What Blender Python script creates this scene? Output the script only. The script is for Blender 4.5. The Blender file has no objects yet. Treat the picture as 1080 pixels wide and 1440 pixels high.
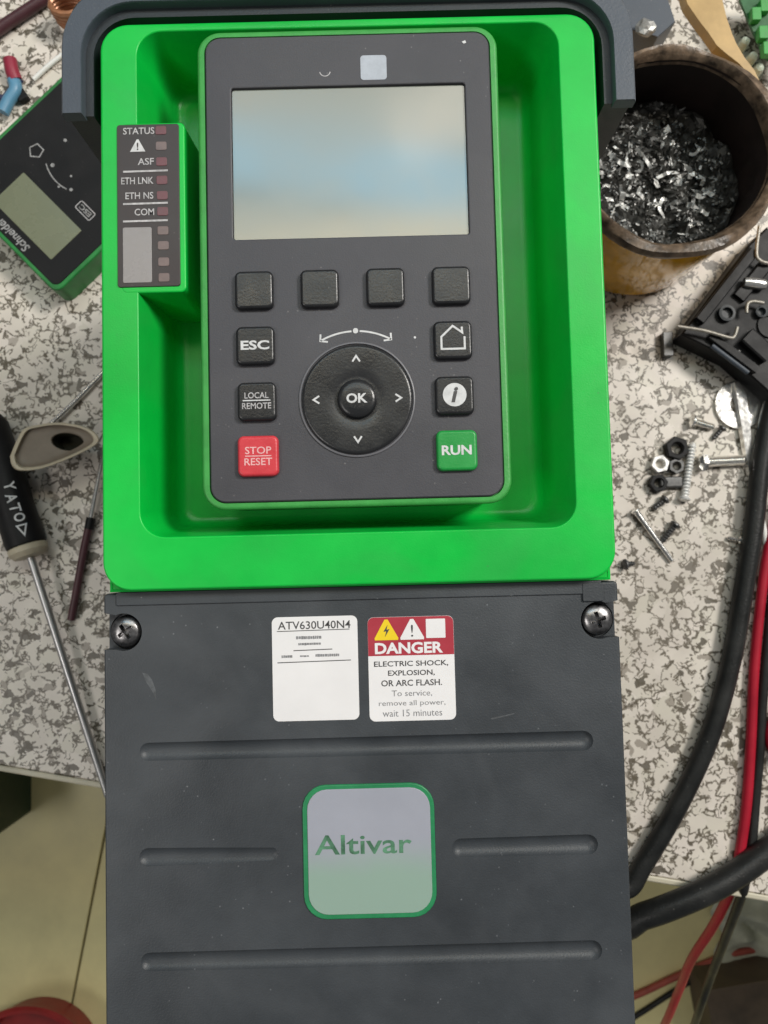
import bpy, bmesh, math, random
from mathutils import Vector, Matrix

R = math.radians
MM = 0.001
sc = bpy.context.scene
col = sc.collection

# ------------------------------------------------------------------ camera
FOC = 1150.0                       # focal length in photo pixels (1080 x 1440)
TH, RO, DIST = R(3.34), R(1.44), 229.0
FRONT = 203.0                      # height of the drive's front rim above the bench, mm
cR, sR = math.cos(RO), math.sin(RO)
RIGHT = Vector((cR, -sR, 0)); UPF = Vector((sR, cR, 0))
VIEW = UPF * math.sin(TH) + Vector((0, 0, -math.cos(TH)))
UP = UPF * math.cos(TH) + Vector((0, 0, math.sin(TH)))
CAM = Vector((7.2, 0, FRONT)) - VIEW * DIST
cam = bpy.data.cameras.new("camera")
camo = bpy.data.objects.new("camera", cam); col.objects.link(camo)
cam.sensor_fit = 'VERTICAL'; cam.sensor_height = 36.0; cam.lens = 36.0 * FOC / 1440.0
cam.clip_start = 0.005; cam.clip_end = 50
m = Matrix((RIGHT, UP, -VIEW)).transposed().to_4x4(); m.translation = CAM * MM
camo.matrix_world = m
cam.dof.use_dof = True; cam.dof.focus_distance = 0.235; cam.dof.aperture_fstop = 30.0
sc.camera = camo

# ------------------------------------------------------------------ light
w = bpy.data.worlds.new("World"); sc.world = w; w.use_nodes = True
bg = w.node_tree.nodes["Background"]
bg.inputs[0].default_value = (0.98, 0.99, 1.0, 1); bg.inputs[1].default_value = 0.13

def area(name, loc, target, sx, sy, watts, colr):
    l = bpy.data.lights.new(name, 'AREA'); l.shape = 'RECTANGLE'; l.size = sx; l.size_y = sy
    l.energy = watts; l.color = colr
    o = bpy.data.objects.new(name, l); col.objects.link(o); o.location = loc
    o.rotation_euler = (Vector(target) - Vector(loc)).to_track_quat('-Z', 'Y').to_euler()
    return o
area("workshop_lamp", (1.40, 0.80, 1.85), (0.05, 0.0, 0.1), 0.6, 0.42, 44.0, (1.0, 0.96, 0.90))
area("room_lamp", (-1.45, -0.55, 2.20), (-0.1, 0.0, 0.0), 0.9, 0.5, 12.5, (1.0, 0.96, 0.91))
area("screen_band_warm", (0.05, 0.70, 1.9), (0.05, 0.70, 0), 1.6, 0.24, 6.0, (1.0, 0.88, 0.66))  # added lamp, gives the screen its warm lower reflection band
area("screen_band_cool", (-0.05, 0.925, 1.9), (-0.05, 0.925, 0), 1.6, 0.16, 4.2, (0.32, 0.72, 1.0)).rotation_euler.z += R(-9)  # added lamp, puts a blue band into the screen's reflection
area("screen_band_upper", (-0.1, 1.10, 1.9), (-0.1, 1.10, 0), 1.6, 0.24, 3.2, (1.0, 0.97, 0.86))  # unseen lamp added so the upper screen reflects beige
area("screen_band_corner", (0.33, 1.10, 1.88), (0.33, 1.10, 0), 0.6, 0.18, 0.7, (1.0, 0.86, 0.72)).rotation_euler.z += R(20)  # small added lamp for the beige reflection at the screen's top right
sc.view_settings.view_transform = 'Standard'; sc.view_settings.look = 'None'
sc.view_settings.exposure = 0.0; sc.view_settings.gamma = 1.0
sc.render.engine = 'CYCLES'
sc.cycles.use_denoising = True
sc.cycles.max_bounces = 8
sc.cycles.sample_clamp_indirect = 4.0

# ------------------------------------------------------------------ helpers
def at(px, py, z):
    """photo pixel -> point on the horizontal plane at height z (mm)"""
    d = VIEW + RIGHT * ((px - 540) / FOC) + UP * (-(py - 720) / FOC)
    t = (z - CAM.z) / d.z
    return Vector((CAM.x + t * d.x, CAM.y + t * d.y, z))

def lin(r, g, b):
    f = lambda c: (c / 255 / 12.92) if c / 255 <= 0.04045 else ((c / 255 + 0.055) / 1.055) ** 2.4
    return (f(r), f(g), f(b), 1.0)

def N(nt, typ, **kw):
    n = nt.nodes.new(typ)
    for k, v in kw.items():
        setattr(n, k, v)
    return n

def mat(name, color, rough=0.5, metal=0.0, var=0.12, vscale=60, bump=0.0, bscale=1500,
        dust=0.0, coat=0.0, spec=0.5, dustcol=(0.55, 0.53, 0.5, 1), trans=0.0, smear=0.12):
    mt = bpy.data.materials.new(name); mt.use_nodes = True
    nt = mt.node_tree; L = nt.links; b = nt.nodes["Principled BSDF"]
    tc = N(nt, 'ShaderNodeTexCoord')
    no = N(nt, 'ShaderNodeTexNoise'); no.inputs['Scale'].default_value = vscale
    no.inputs['Detail'].default_value = 5; no.inputs['Roughness'].default_value = 0.65
    L.new(tc.outputs['Object'], no.inputs['Vector'])
    mr = N(nt, 'ShaderNodeMapRange')
    mr.inputs['From Min'].default_value = 0.3; mr.inputs['From Max'].default_value = 0.7
    mr.inputs['To Min'].default_value = 1 - var; mr.inputs['To Max'].default_value = 1 + var
    L.new(no.outputs['Fac'], mr.inputs['Value'])
    mx = N(nt, 'ShaderNodeMix', data_type='RGBA', blend_type='MULTIPLY')
    mx.inputs['Factor'].default_value = 1.0
    mx.inputs[6].default_value = color
    L.new(mr.outputs['Result'], mx.inputs[7])
    out = mx.outputs[2]
    if dust > 0:
        vo = N(nt, 'ShaderNodeTexVoronoi'); vo.inputs['Scale'].default_value = 420
        L.new(tc.outputs['Object'], vo.inputs['Vector'])
        sp = N(nt, 'ShaderNodeMapRange'); sp.inputs['From Min'].default_value = 0.05
        sp.inputs['From Max'].default_value = 0.13; sp.inputs['To Min'].default_value = 1.0
        sp.inputs['To Max'].default_value = 0.0
        L.new(vo.outputs['Distance'], sp.inputs['Value'])
        n2 = N(nt, 'ShaderNodeTexNoise'); n2.inputs['Scale'].default_value = 170
        L.new(tc.outputs['Object'], n2.inputs['Vector'])
        th = N(nt, 'ShaderNodeMapRange'); th.inputs['From Min'].default_value = 0.52
        th.inputs['From Max'].default_value = 0.68; th.inputs['To Max'].default_value = dust
        L.new(n2.outputs['Fac'], th.inputs['Value'])
        mu = N(nt, 'ShaderNodeMath', operation='MULTIPLY')
        L.new(sp.outputs['Result'], mu.inputs[0]); L.new(th.outputs['Result'], mu.inputs[1])
        # thin smears of dust as well
        n3 = N(nt, 'ShaderNodeTexNoise'); n3.inputs['Scale'].default_value = 28
        n3.inputs['Detail'].default_value = 8; n3.inputs['Distortion'].default_value = 0.8
        L.new(tc.outputs['Object'], n3.inputs['Vector'])
        t3 = N(nt, 'ShaderNodeMapRange'); t3.inputs['From Min'].default_value = 0.45
        t3.inputs['From Max'].default_value = 0.8; t3.inputs['To Max'].default_value = dust * smear
        L.new(n3.outputs['Fac'], t3.inputs['Value'])
        ad = N(nt, 'ShaderNodeMath', operation='ADD'); ad.use_clamp = True
        L.new(mu.outputs[0], ad.inputs[0]); L.new(t3.outputs['Result'], ad.inputs[1])
        m2 = N(nt, 'ShaderNodeMix', data_type='RGBA')
        L.new(ad.outputs[0], m2.inputs['Factor']); L.new(out, m2.inputs[6])
        m2.inputs[7].default_value = dustcol
        out = m2.outputs[2]
    L.new(out, b.inputs['Base Color'])
    rr = N(nt, 'ShaderNodeMapRange'); rr.inputs['From Min'].default_value = 0.3
    rr.inputs['From Max'].default_value = 0.7
    rr.inputs['To Min'].default_value = max(0.02, rough - 0.07); rr.inputs['To Max'].default_value = min(1, rough + 0.07)
    L.new(no.outputs['Fac'], rr.inputs['Value']); L.new(rr.outputs['Result'], b.inputs['Roughness'])
    b.inputs['Metallic'].default_value = metal
    b.inputs['Specular IOR Level'].default_value = spec
    b.inputs['Coat Weight'].default_value = coat
    b.inputs['Transmission Weight'].default_value = trans
    if bump > 0:
        nb = N(nt, 'ShaderNodeTexNoise'); nb.inputs['Scale'].default_value = bscale
        nb.inputs['Detail'].default_value = 2
        L.new(tc.outputs['Object'], nb.inputs['Vector'])
        bm_ = N(nt, 'ShaderNodeBump'); bm_.inputs['Strength'].default_value = bump
        bm_.inputs['Distance'].default_value = 0.0003
        L.new(nb.outputs['Fac'], bm_.inputs['Height']); L.new(bm_.outputs['Normal'], b.inputs['Normal'])
    return mt

def make_terrazzo():
    mt = bpy.data.materials.new("speckled_laminate"); mt.use_nodes = True
    nt = mt.node_tree; L = nt.links; b = nt.nodes["Principled BSDF"]
    tc = N(nt, 'ShaderNodeTexCoord')
    def noise(scale, detail=2, vec=None, dist=0.0):
        n = N(nt, 'ShaderNodeTexNoise'); n.inputs['Scale'].default_value = scale
        n.inputs['Detail'].default_value = detail; n.inputs['Distortion'].default_value = dist
        L.new(vec or tc.outputs['Object'], n.inputs['Vector']); return n
    def rng(val, a, b_, c=0.0, d=1.0):
        n = N(nt, 'ShaderNodeMapRange'); n.inputs['From Min'].default_value = a; n.inputs['From Max'].default_value = b_
        n.inputs['To Min'].default_value = c; n.inputs['To Max'].default_value = d
        L.new(val, n.inputs['Value']); return n.outputs['Result']
    def mul(a, b_):
        n = N(nt, 'ShaderNodeMath', operation='MULTIPLY'); L.new(a, n.inputs[0]); L.new(b_, n.inputs[1]); return n.outputs[0]
    def mix(fac, a, b_):
        n = N(nt, 'ShaderNodeMix', data_type='RGBA')
        L.new(fac, n.inputs['Factor'])
        for s, v in ((6, a), (7, b_)):
            if isinstance(v, tuple): n.inputs[s].default_value = v
            else: L.new(v, n.inputs[s])
        return n.outputs[2]
    # warped coordinates
    nw = noise(150, 3)
    sub = N(nt, 'ShaderNodeVectorMath', operation='SUBTRACT'); L.new(nw.outputs['Color'], sub.inputs[0]); sub.inputs[1].default_value = (0.5, 0.5, 0.5)
    scl = N(nt, 'ShaderNodeVectorMath', operation='SCALE'); L.new(sub.outputs[0], scl.inputs[0]); scl.inputs['Scale'].default_value = 0.012
    add = N(nt, 'ShaderNodeVectorMath', operation='ADD'); L.new(tc.outputs['Object'], add.inputs[0]); L.new(scl.outputs[0], add.inputs[1])
    P = add.outputs[0]
    def layer(sc_, seed):
        mp = N(nt, 'ShaderNodeVectorMath', operation='ADD'); L.new(P, mp.inputs[0]); mp.inputs[1].default_value = (seed, seed * 0.7, 0)
        vc = N(nt, 'ShaderNodeTexVoronoi'); vc.inputs['Scale'].default_value = sc_; L.new(mp.outputs[0], vc.inputs['Vector'])
        ve = N(nt, 'ShaderNodeTexVoronoi', feature='DISTANCE_TO_EDGE'); ve.inputs['Scale'].default_value = sc_; L.new(mp.outputs[0], ve.inputs['Vector'])
        sp_ = N(nt, 'ShaderNodeSeparateColor'); L.new(vc.outputs['Color'], sp_.inputs[0])
        return sp_, ve.outputs['Distance']
    c1, d1 = layer(114, 0.0)
    c2, d2 = layer(245, 3.7)
    base = mix(rng(c1.outputs[0], 0.0, 1.0), (0.80, 0.735, 0.665, 1), (0.69, 0.645, 0.555, 1))
    base = mix(rng(noise(60, 3).outputs['Fac'], 0.4, 0.65, 0, 0.5), base, (0.63, 0.565, 0.515, 1))
    # small solid chips: some cells of the fine layer, brown to olive black
    base = mix(rng(c2.outputs[1], 0.95, 0.955, 0, 0.7), base, (0.22, 0.185, 0.15, 1))
    base = mix(rng(c2.outputs[2], 0.95, 0.955, 0, 0.9), base, (0.085, 0.072, 0.052, 1))
    # broken dark outlines round the big chips
    mask = rng(noise(140, 2).outputs['Fac'], 0.475, 0.49)
    wdt = noise(260, 1).outputs['Fac']
    sb = N(nt, 'ShaderNodeMath', operation='SUBTRACT'); L.new(d1, sb.inputs[0]); L.new(rng(wdt, 0.3, 0.7, 0.0, 0.075), sb.inputs[1])
    base = mix(mul(rng(sb.outputs[0], -0.01, 0.045, 0.92, 0.0), mask), base, (0.078, 0.062, 0.038, 1))
    mask2 = rng(noise(160, 1).outputs['Fac'], 0.545, 0.56)
    base = mix(mul(rng(d2, 0.05, 0.10, 0.9, 0.0), mask2), base, (0.095, 0.076, 0.048, 1))
    # grime
    g = rng(noise(9, 6).outputs['Fac'], 0.48, 0.75, 0, 0.3)
    base = mix(g, base, (0.34, 0.30, 0.25, 1))
    L.new(base, b.inputs['Base Color'])
    b.inputs['Roughness'].default_value = 0.38
    return mt

M = {}
M['green'] = mat('green_plastic', (0.002, 0.52, 0.056, 1), 0.34, var=0.15, vscale=20, bump=0.10, bscale=2200, dust=0.50, dustcol=(0.055, 0.27, 0.085, 1), spec=0.38, smear=0.75)
M['green_dull'] = mat('green_bezel_plastic', (0.045, 0.33, 0.062, 1), 0.45, var=0.16, vscale=120, bump=0.2, dust=0.25, dustcol=(0.25, 0.42, 0.2, 1))
M['green_spare'] = mat('grimy_green_plastic', (0.016, 0.20, 0.040, 1), 0.45, var=0.3, vscale=90, bump=0.2, dust=0.4, dustcol=(0.12, 0.16, 0.10, 1), smear=0.5)
M['dark'] = mat('charcoal_plastic', (0.038, 0.044, 0.051, 1), 0.46, var=0.20, vscale=30, bump=0.22, bscale=1900, dust=0.38, dustcol=(0.33, 0.34, 0.36, 1), smear=0.22)
M['scuff'] = mat('pale_scuff', (0.085, 0.092, 0.10, 1), 0.6, var=0.4, vscale=400)
M['guard'] = mat('slate_plastic', (0.066, 0.081, 0.104, 1), 0.5, var=0.08, vscale=60, bump=0.3, dust=0.25)
M['shaded_slate'] = mat('shaded_slate_plastic', (0.022, 0.028, 0.034, 1), 0.5, var=0.15, vscale=60, bump=0.2, dust=0.15)  # hood slate darkened, the shade inside the hood put into the colour
M['face'] = mat('keypad_face_plastic', (0.054, 0.054, 0.064, 1), 0.46, var=0.15, vscale=26, bump=0.16, bscale=2500, dust=0.25)
M['ring'] = mat('pale_grey_ring', (0.15, 0.15, 0.165, 1), 0.4)
M['button'] = mat('black_button_rubber', (0.016, 0.017, 0.019, 1), 0.30, var=0.10, vscale=150, bump=0.15, dust=0.15)
M['button_red'] = mat('red_button_rubber', (0.62, 0.045, 0.060, 1), 0.36, var=0.08, vscale=150, bump=0.12)
M['button_green'] = mat('green_button_rubber', (0.015, 0.30, 0.055, 1), 0.36, var=0.08, vscale=150, bump=0.12)
M['ink'] = mat('pale_ink', (0.62, 0.63, 0.64, 1), 0.6, var=0.15, vscale=500)
M['logo_print'] = mat('pale_blue_grey_print', (0.43, 0.47, 0.53, 1), 0.5, var=0.12, vscale=300)
M['ink_dim'] = mat('worn_pale_ink', (0.48, 0.47, 0.48, 1), 0.6, var=0.3, vscale=900)
M['ink_worn'] = mat('rubbed_pale_ink', (0.30, 0.30, 0.30, 1), 0.6, var=0.5, vscale=500)
M['ink_pink'] = mat('pale_pink_ink', (0.80, 0.45, 0.45, 1), 0.6, var=0.15, vscale=500)
M['screen'] = mat('lcd_glass', (0.20, 0.22, 0.19, 1), 0.12, var=0.03, vscale=15, spec=0.9)
M['lcd_green'] = mat('olive_lcd', (0.17, 0.185, 0.115, 1), 0.28, var=0.05, vscale=40)
M['label'] = mat('white_label_paper', (0.80, 0.79, 0.80, 1), 0.4, var=0.03, vscale=60)
M['label_ink'] = mat('black_label_ink', (0.06, 0.058, 0.06, 1), 0.55, var=0.1)
M['label_grey'] = mat('grey_label_ink', (0.24, 0.24, 0.25, 1), 0.55, var=0.3, vscale=900)
M['label_red'] = mat('danger_red_ink', (0.40, 0.035, 0.055, 1), 0.4, var=0.06)
M['label_yellow'] = mat('warning_yellow_ink', (0.85, 0.62, 0.02, 1), 0.4, var=0.05)
M['led_face'] = mat('status_panel_film', (0.040, 0.031, 0.032, 1), 0.4, var=0.2, vscale=80, dust=0.2)
M['led_red'] = mat('dim_red_window', (0.15, 0.055, 0.065, 1), 0.35, var=0.2, vscale=200)
M['led_grey'] = mat('dim_grey_window', (0.17, 0.125, 0.12, 1), 0.35, var=0.2, vscale=200)
M['led_label'] = mat('grey_blank_label', (0.27, 0.255, 0.26, 1), 0.28, var=0.12, vscale=70)
M['badge'] = mat('badge_lavender', (0.345, 0.36, 0.42, 1), 0.4, var=0.05, vscale=40)
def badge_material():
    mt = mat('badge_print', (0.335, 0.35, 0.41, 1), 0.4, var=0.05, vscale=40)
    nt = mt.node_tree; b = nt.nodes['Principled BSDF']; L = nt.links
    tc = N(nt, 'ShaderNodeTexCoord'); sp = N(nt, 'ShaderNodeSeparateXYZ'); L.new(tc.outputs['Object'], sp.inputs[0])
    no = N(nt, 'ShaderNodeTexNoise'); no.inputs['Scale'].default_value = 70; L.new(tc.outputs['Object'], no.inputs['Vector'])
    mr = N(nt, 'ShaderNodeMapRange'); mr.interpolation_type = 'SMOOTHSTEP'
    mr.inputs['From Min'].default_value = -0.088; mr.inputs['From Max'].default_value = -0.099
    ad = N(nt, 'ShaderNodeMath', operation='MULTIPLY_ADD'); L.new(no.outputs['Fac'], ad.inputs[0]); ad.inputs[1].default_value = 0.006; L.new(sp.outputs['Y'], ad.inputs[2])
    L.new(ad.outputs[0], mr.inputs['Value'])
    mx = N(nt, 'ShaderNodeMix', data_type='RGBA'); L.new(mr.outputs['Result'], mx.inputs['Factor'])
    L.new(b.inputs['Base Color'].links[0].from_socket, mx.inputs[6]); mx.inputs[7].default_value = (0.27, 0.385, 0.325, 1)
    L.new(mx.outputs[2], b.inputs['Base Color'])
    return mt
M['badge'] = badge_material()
M['badge_wash'] = mat('badge_green_wash', (0.30, 0.41, 0.36, 1), 0.4, var=0.10, vscale=60)
M['badge_edge'] = mat('badge_green_edge', (0.02, 0.22, 0.085, 1), 0.4, var=0.15, vscale=150)
M['badge_ink'] = mat('badge_green_ink', (0.085, 0.22, 0.13, 1), 0.45, var=0.55, vscale=260)
M['steel'] = mat('zinc_steel', (0.92, 0.91, 0.88, 1), 0.20, metal=0.92, var=0.10, vscale=400)
M['blade'] = mat('satin_steel', (0.50, 0.50, 0.50, 1), 0.36, metal=0.9, var=0.06, vscale=60)
M['clip_wire'] = mat('tarnished_wire', (0.34, 0.32, 0.28, 1), 0.4, metal=0.4, var=0.35, vscale=500)
M['zinc'] = mat('bright_zinc', (0.93, 0.93, 0.91, 1), 0.3, metal=0.45, var=0.08, vscale=300)
M['steel_dark'] = mat('dull_steel', (0.11, 0.11, 0.11, 1), 0.38, metal=0.7, var=0.3, vscale=500)
M['screw'] = mat('grey_screw_steel', (0.26, 0.255, 0.26, 1), 0.30, metal=1.0, var=0.3, vscale=600)
M['black'] = mat('black_plastic', (0.008, 0.008, 0.009, 1), 0.5, var=0.2, vscale=80, bump=0.2, dust=0.12, spec=0.25)
M['cable'] = mat('black_cable_rubber', (0.012, 0.013, 0.013, 1), 0.42, var=0.3, vscale=70, bump=0.5, bscale=900, dust=0.3, spec=0.3)
M['wire_red'] = mat('red_wire_pvc', (0.40, 0.012, 0.030, 1), 0.42, var=0.15, vscale=60, spec=0.3)
M['wire_dull_red'] = mat('dusty_red_wire_pvc', (0.36, 0.075, 0.055, 1), 0.5, var=0.2, vscale=60)
M['cream'] = mat('cream_plastic', (0.52, 0.46, 0.34, 1), 0.5, var=0.15, vscale=120)
M['dish'] = mat('brown_grey_plastic', (0.20, 0.165, 0.125, 1), 0.5, var=0.2, vscale=60)
M['hole_shade'] = mat('hole_shade_olive', (0.030, 0.029, 0.018, 1), 0.8, spec=0.2)  # shade inside the scoop's hole put into this near-black colour
M['pot_out'] = mat('amber_varnish', (0.85, 0.43, 0.016, 1), 0.14, var=0.3, vscale=38, coat=0.6)
M['pot_in'] = mat('soot_brown', (0.022, 0.013, 0.011, 1), 0.55, var=0.5, vscale=60)
M['pot_rim'] = mat('scorched_rim', (0.15, 0.105, 0.070, 1), 0.38, var=0.85, vscale=140, bump=1.0, bscale=400)
M['swarf_dark'] = mat('dark_swarf', (0.045, 0.044, 0.040, 1), 0.36, metal=0.3, var=0.5, vscale=250)
M['swarf_mid'] = mat('grey_swarf', (0.26, 0.26, 0.25, 1), 0.4, metal=0.4, var=0.4, vscale=250)
M['swarf_light'] = mat('bright_swarf', (0.80, 0.79, 0.76, 1), 0.4, metal=0.35, var=0.2, vscale=250)
M['tan'] = mat('tan_varnished_card', (0.50, 0.33, 0.13, 1), 0.4, var=0.2, vscale=50)
M['pcb'] = mat('green_solder_mask', (0.018, 0.12, 0.035, 1), 0.35, var=0.3, vscale=120)
M['solder'] = mat('pale_terminal', (0.55, 0.62, 0.50, 1), 0.35, var=0.2, vscale=200)
M['blue_sleeve'] = mat('light_blue_sleeve', (0.10, 0.26, 0.40, 1), 0.4, var=0.15)
M['red_sleeve'] = mat('crimson_sleeve', (0.28, 0.02, 0.045, 1), 0.45, var=0.15)
M['navy'] = mat('navy_sleeve', (0.02, 0.025, 0.08, 1), 0.45)
M['white'] = mat('white_pvc', (0.80, 0.80, 0.77, 1), 0.4, var=0.05)
M['copper'] = mat('copper_brown', (0.42, 0.19, 0.095, 1), 0.35, metal=0.3, var=0.3, vscale=150)
M['maroon'] = mat('maroon_wire', (0.065, 0.022, 0.028, 1), 0.45, var=0.3)
M['floor_tile'] = mat('cream_floor_tile', (0.72, 0.655, 0.34, 1), 0.4, var=0.14, vscale=6, dust=0.3, dustcol=(0.18, 0.16, 0.1, 1))
M['grout'] = mat('dark_grout', (0.12, 0.10, 0.06, 1), 0.8)
M['bucket'] = mat('red_bucket_plastic', (0.24, 0.014, 0.014, 1), 0.45, var=0.3, vscale=20, dust=0.4, dustcol=(0.2, 0.12, 0.08, 1), smear=0.4)
M['dark_green'] = mat('dark_green_plastic', (0.010, 0.032, 0.014, 1), 0.5, var=0.3, vscale=20)
M['floor_shadow_block'] = mat('floor_shadow_brown', (0.085, 0.062, 0.040, 1), 0.6, var=0.4, vscale=14)  # soft floor shadow at lower right put into this brown
M['rag'] = mat('pale_rag', (0.45, 0.47, 0.38, 1), 0.8, var=0.25, vscale=30)
M['bench_edge'] = mat('cream_edge_band', (0.60, 0.56, 0.44, 1), 0.45, var=0.15, vscale=30)
M['bench_frame'] = mat('bench_steel_paint', (0.10, 0.10, 0.095, 1), 0.5)
M['terrazzo'] = make_terrazzo()

def obj(name, bm, mt, parent=None, smooth=False, mats=None):
    me = bpy.data.meshes.new(name)
    bmesh.ops.recalc_face_normals(bm, faces=bm.faces[:])
    for v in bm.verts: v.co *= MM
    bm.to_mesh(me); bm.free()
    for k in (mats or [mt]):
        me.materials.append(M[k] if isinstance(k, str) else k)
    if smooth:
        for p in me.polygons: p.use_smooth = True
        me.set_sharp_from_angle(angle=R(38))
    o = bpy.data.objects.new(name, me); col.objects.link(o)
    if smooth:
        wn = o.modifiers.new('weighted_normals', 'WEIGHTED_NORMAL'); wn.keep_sharp = True; wn.weight = 80
    if parent: o.parent = parent
    return o

def thing(name, label, cat, loc=(0, 0, 0), rz=0, group=None):
    o = bpy.data.objects.new(name, None); col.objects.link(o)
    o.empty_display_size = 0.02
    o.location = Vector(loc) * MM; o.rotation_euler = (0, 0, rz)
    o['label'] = label; o['category'] = cat
    if group: o['group'] = group
    return o

def tag(o, label=None, cat=None, group=None, kind=None):
    if label: o['label'] = label
    if cat: o['category'] = cat
    if group: o['group'] = group
    if kind: o['kind'] = kind
    return o

def rrect(cx, cy, hx, hy, r, n=7):
    r = max(0.01, min(r, hx - 0.01, hy - 0.01))
    pts = []
    for sx, sy, a0 in ((1, 1, 0), (-1, 1, 90), (-1, -1, 180), (1, -1, 270)):
        for k in range(n):
            a = R(a0 + 90 * k / (n - 1))
            pts.append((cx + sx * (hx - r) + r * math.cos(a), cy + sy * (hy - r) + r * math.sin(a)))
    return pts

def loft(bm, loops, cap0=True, cap1=True, closed=True):
    rows = [[bm.verts.new(p) for p in lp] for lp in loops]
    n = len(rows[0])
    for a, b in zip(rows, rows[1:]):
        for i in range(n if closed else n - 1):
            j = (i + 1) % n
            bm.faces.new((a[i], a[j], b[j], b[i]))
    if cap0: bm.faces.new(rows[0][::-1])
    if cap1: bm.faces.new(rows[-1])
    return bm

def z3(pts, z): return [(x, y, z) for x, y in pts]

def slab_bm(cx, cy, hx, hy, r, z0, z1, bev=0.4, bm=None, steps=3, n=7, draft=0.0):
    """rounded rectangle block with a rounded top edge"""
    bm = bm or bmesh.new()
    loops = [z3(rrect(cx, cy, hx + draft, hy + draft, r + draft, n), z0)]
    for k in range(steps + 1):
        a = R(90 * k / steps)
        ins = bev * (1 - math.cos(a))
        loops.append(z3(rrect(cx, cy, hx - ins, hy - ins, r - ins, n), z1 - bev + bev * math.sin(a)))
    return loft(bm, loops)

def slab(name, mt, parent, *a, smooth=True, **k):
    return obj(name, slab_bm(*a, **k), mt, parent, smooth)

def flat_bm(pts, z, th=0.12, bm=None):
    bm = bm or bmesh.new()
    return loft(bm, [z3(pts, z - th), z3(pts, z)])

def stroke_bm(pts, wd, z, closed=False, bm=None, th=0.12):
    """flat ribbon with mitred corners"""
    bm = bm or bmesh.new()
    n = len(pts); L_, R_ = [], []
    for i, p in enumerate(pts):
        p = Vector(p)
        a = Vector(pts[i - 1]) if (i > 0 or closed) else None
        b = Vector(pts[(i + 1) % n]) if (i < n - 1 or closed) else None
        d1 = (p - a).normalized() if a is not None else None
        d2 = (b - p).normalized() if b is not None else None
        if d1 is None: d1 = d2
        if d2 is None: d2 = d1
        nn = Vector((-d1.y - d2.y, d1.x + d2.x))
        nn.normalize()
        c = max(0.35, nn.dot(Vector((-d1.y, d1.x))))
        L_.append(p + nn * (wd / 2 / c)); R_.append(p - nn * (wd / 2 / c))
    def ring(zz): return [[bm.verts.new((q.x, q.y, zz)) for q in s] for s in (L_, R_)]
    lt, rt = ring(z)
    for i in range(n if closed else n - 1):
        j = (i + 1) % n
        bm.faces.new((lt[i], rt[i], rt[j], lt[j]))
    return bm

def arc(cx, cy, r, a0, a1, n=24):
    return [(cx + r * math.cos(R(a0 + (a1 - a0) * k / n)), cy + r * math.sin(R(a0 + (a1 - a0) * k / n))) for k in range(n + 1)]

def circ(cx, cy, r, n=32):
    return [(cx + r * math.cos(2 * math.pi * k / n), cy + r * math.sin(2 * math.pi * k / n)) for k in range(n)]

def text(name, s, x, y, z, size, mt, parent, width=None, bold=0.0, rz=0.0, shear=0.0, align='CENTER', label=None):
    cu = bpy.data.curves.new("lettering_curve", 'FONT'); cu.body = s; cu.size = 1.0
    cu.align_x = 'LEFT'; cu.align_y = 'BOTTOM_BASELINE'; cu.offset = bold; cu.shear = shear
    cu.resolution_u = 3
    tmp = bpy.data.objects.new("lettering_tmp", cu); col.objects.link(tmp)
    dg = bpy.context.evaluated_depsgraph_get()
    me = bpy.data.meshes.new_from_object(tmp.evaluated_get(dg))
    bpy.data.objects.remove(tmp); bpy.data.curves.remove(cu)
    xs = [v.co.x for v in me.vertices]; ys = [v.co.y for v in me.vertices]
    x0, x1, y0, y1 = min(xs), max(xs), min(ys), max(ys)
    sy = size / (y1 - y0); sx = (width / (x1 - x0)) if width else sy
    ca, sa = math.cos(rz), math.sin(rz)
    for v in me.vertices:
        a = (v.co.x - (x0 + x1) / 2) * sx; b = (v.co.y - (y0 + y1) / 2) * sy
        v.co = Vector((x + a * ca - b * sa, y + a * sa + b * ca, z)) * MM
    me.materials.clear(); me.materials.append(M[mt])
    o = bpy.data.objects.new(name, me); col.objects.link(o); me.name = name
    if parent: o.parent = parent
    return o

def spline(pts, seg=8):
    pts = [Vector(p) for p in pts]; out = []
    for i in range(len(pts) - 1):
        p0 = pts[max(i - 1, 0)]; p1 = pts[i]; p2 = pts[i + 1]; p3 = pts[min(i + 2, len(pts) - 1)]
        for k in range(seg):
            t = k / seg
            out.append(0.5 * ((2 * p1) + (p2 - p0) * t + (2 * p0 - 5 * p1 + 4 * p2 - p3) * t * t + (3 * p1 - p0 - 3 * p2 + p3) * t ** 3))
    out.append(pts[-1]); return out

def tube_bm(path, rad, n=12, bm=None, cap=True):
    bm = bm or bmesh.new()
    path = [Vector(p) for p in path]
    rads = rad if isinstance(rad, (list, tuple)) else [rad] * len(path)
    t = (path[1] - path[0]).normalized()
    u = t.orthogonal().normalized()
    loops = []
    for i, p in enumerate(path):
        if i == 0: tt = path[1] - path[0]
        elif i == len(path) - 1: tt = path[-1] - path[-2]
        else: tt = path[i + 1] - path[i - 1]
        if tt.length < 1e-6: tt = t
        tt = tt.normalized()
        u = (u - tt * u.dot(tt)).normalized(); v = tt.cross(u)
        loops.append([p + (u * math.cos(2 * math.pi * k / n) + v * math.sin(2 * math.pi * k / n)) * rads[i] for k in range(n)])
    return loft(bm, loops, cap, cap)

def lathe_bm(A, B, prof, n=16, bm=None):
    """prof: (distance along A->B, radius)"""
    A, B = Vector(A), Vector(B); t = (B - A).normalized()
    u = t.orthogonal().normalized(); v = t.cross(u)
    bm = bm or bmesh.new()
    return loft(bm, [[A + t * d + (u * math.cos(2 * math.pi * k / n) + v * math.sin(2 * math.pi * k / n)) * max(r, 0.02) for k in range(n)] for d, r in prof])

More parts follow.
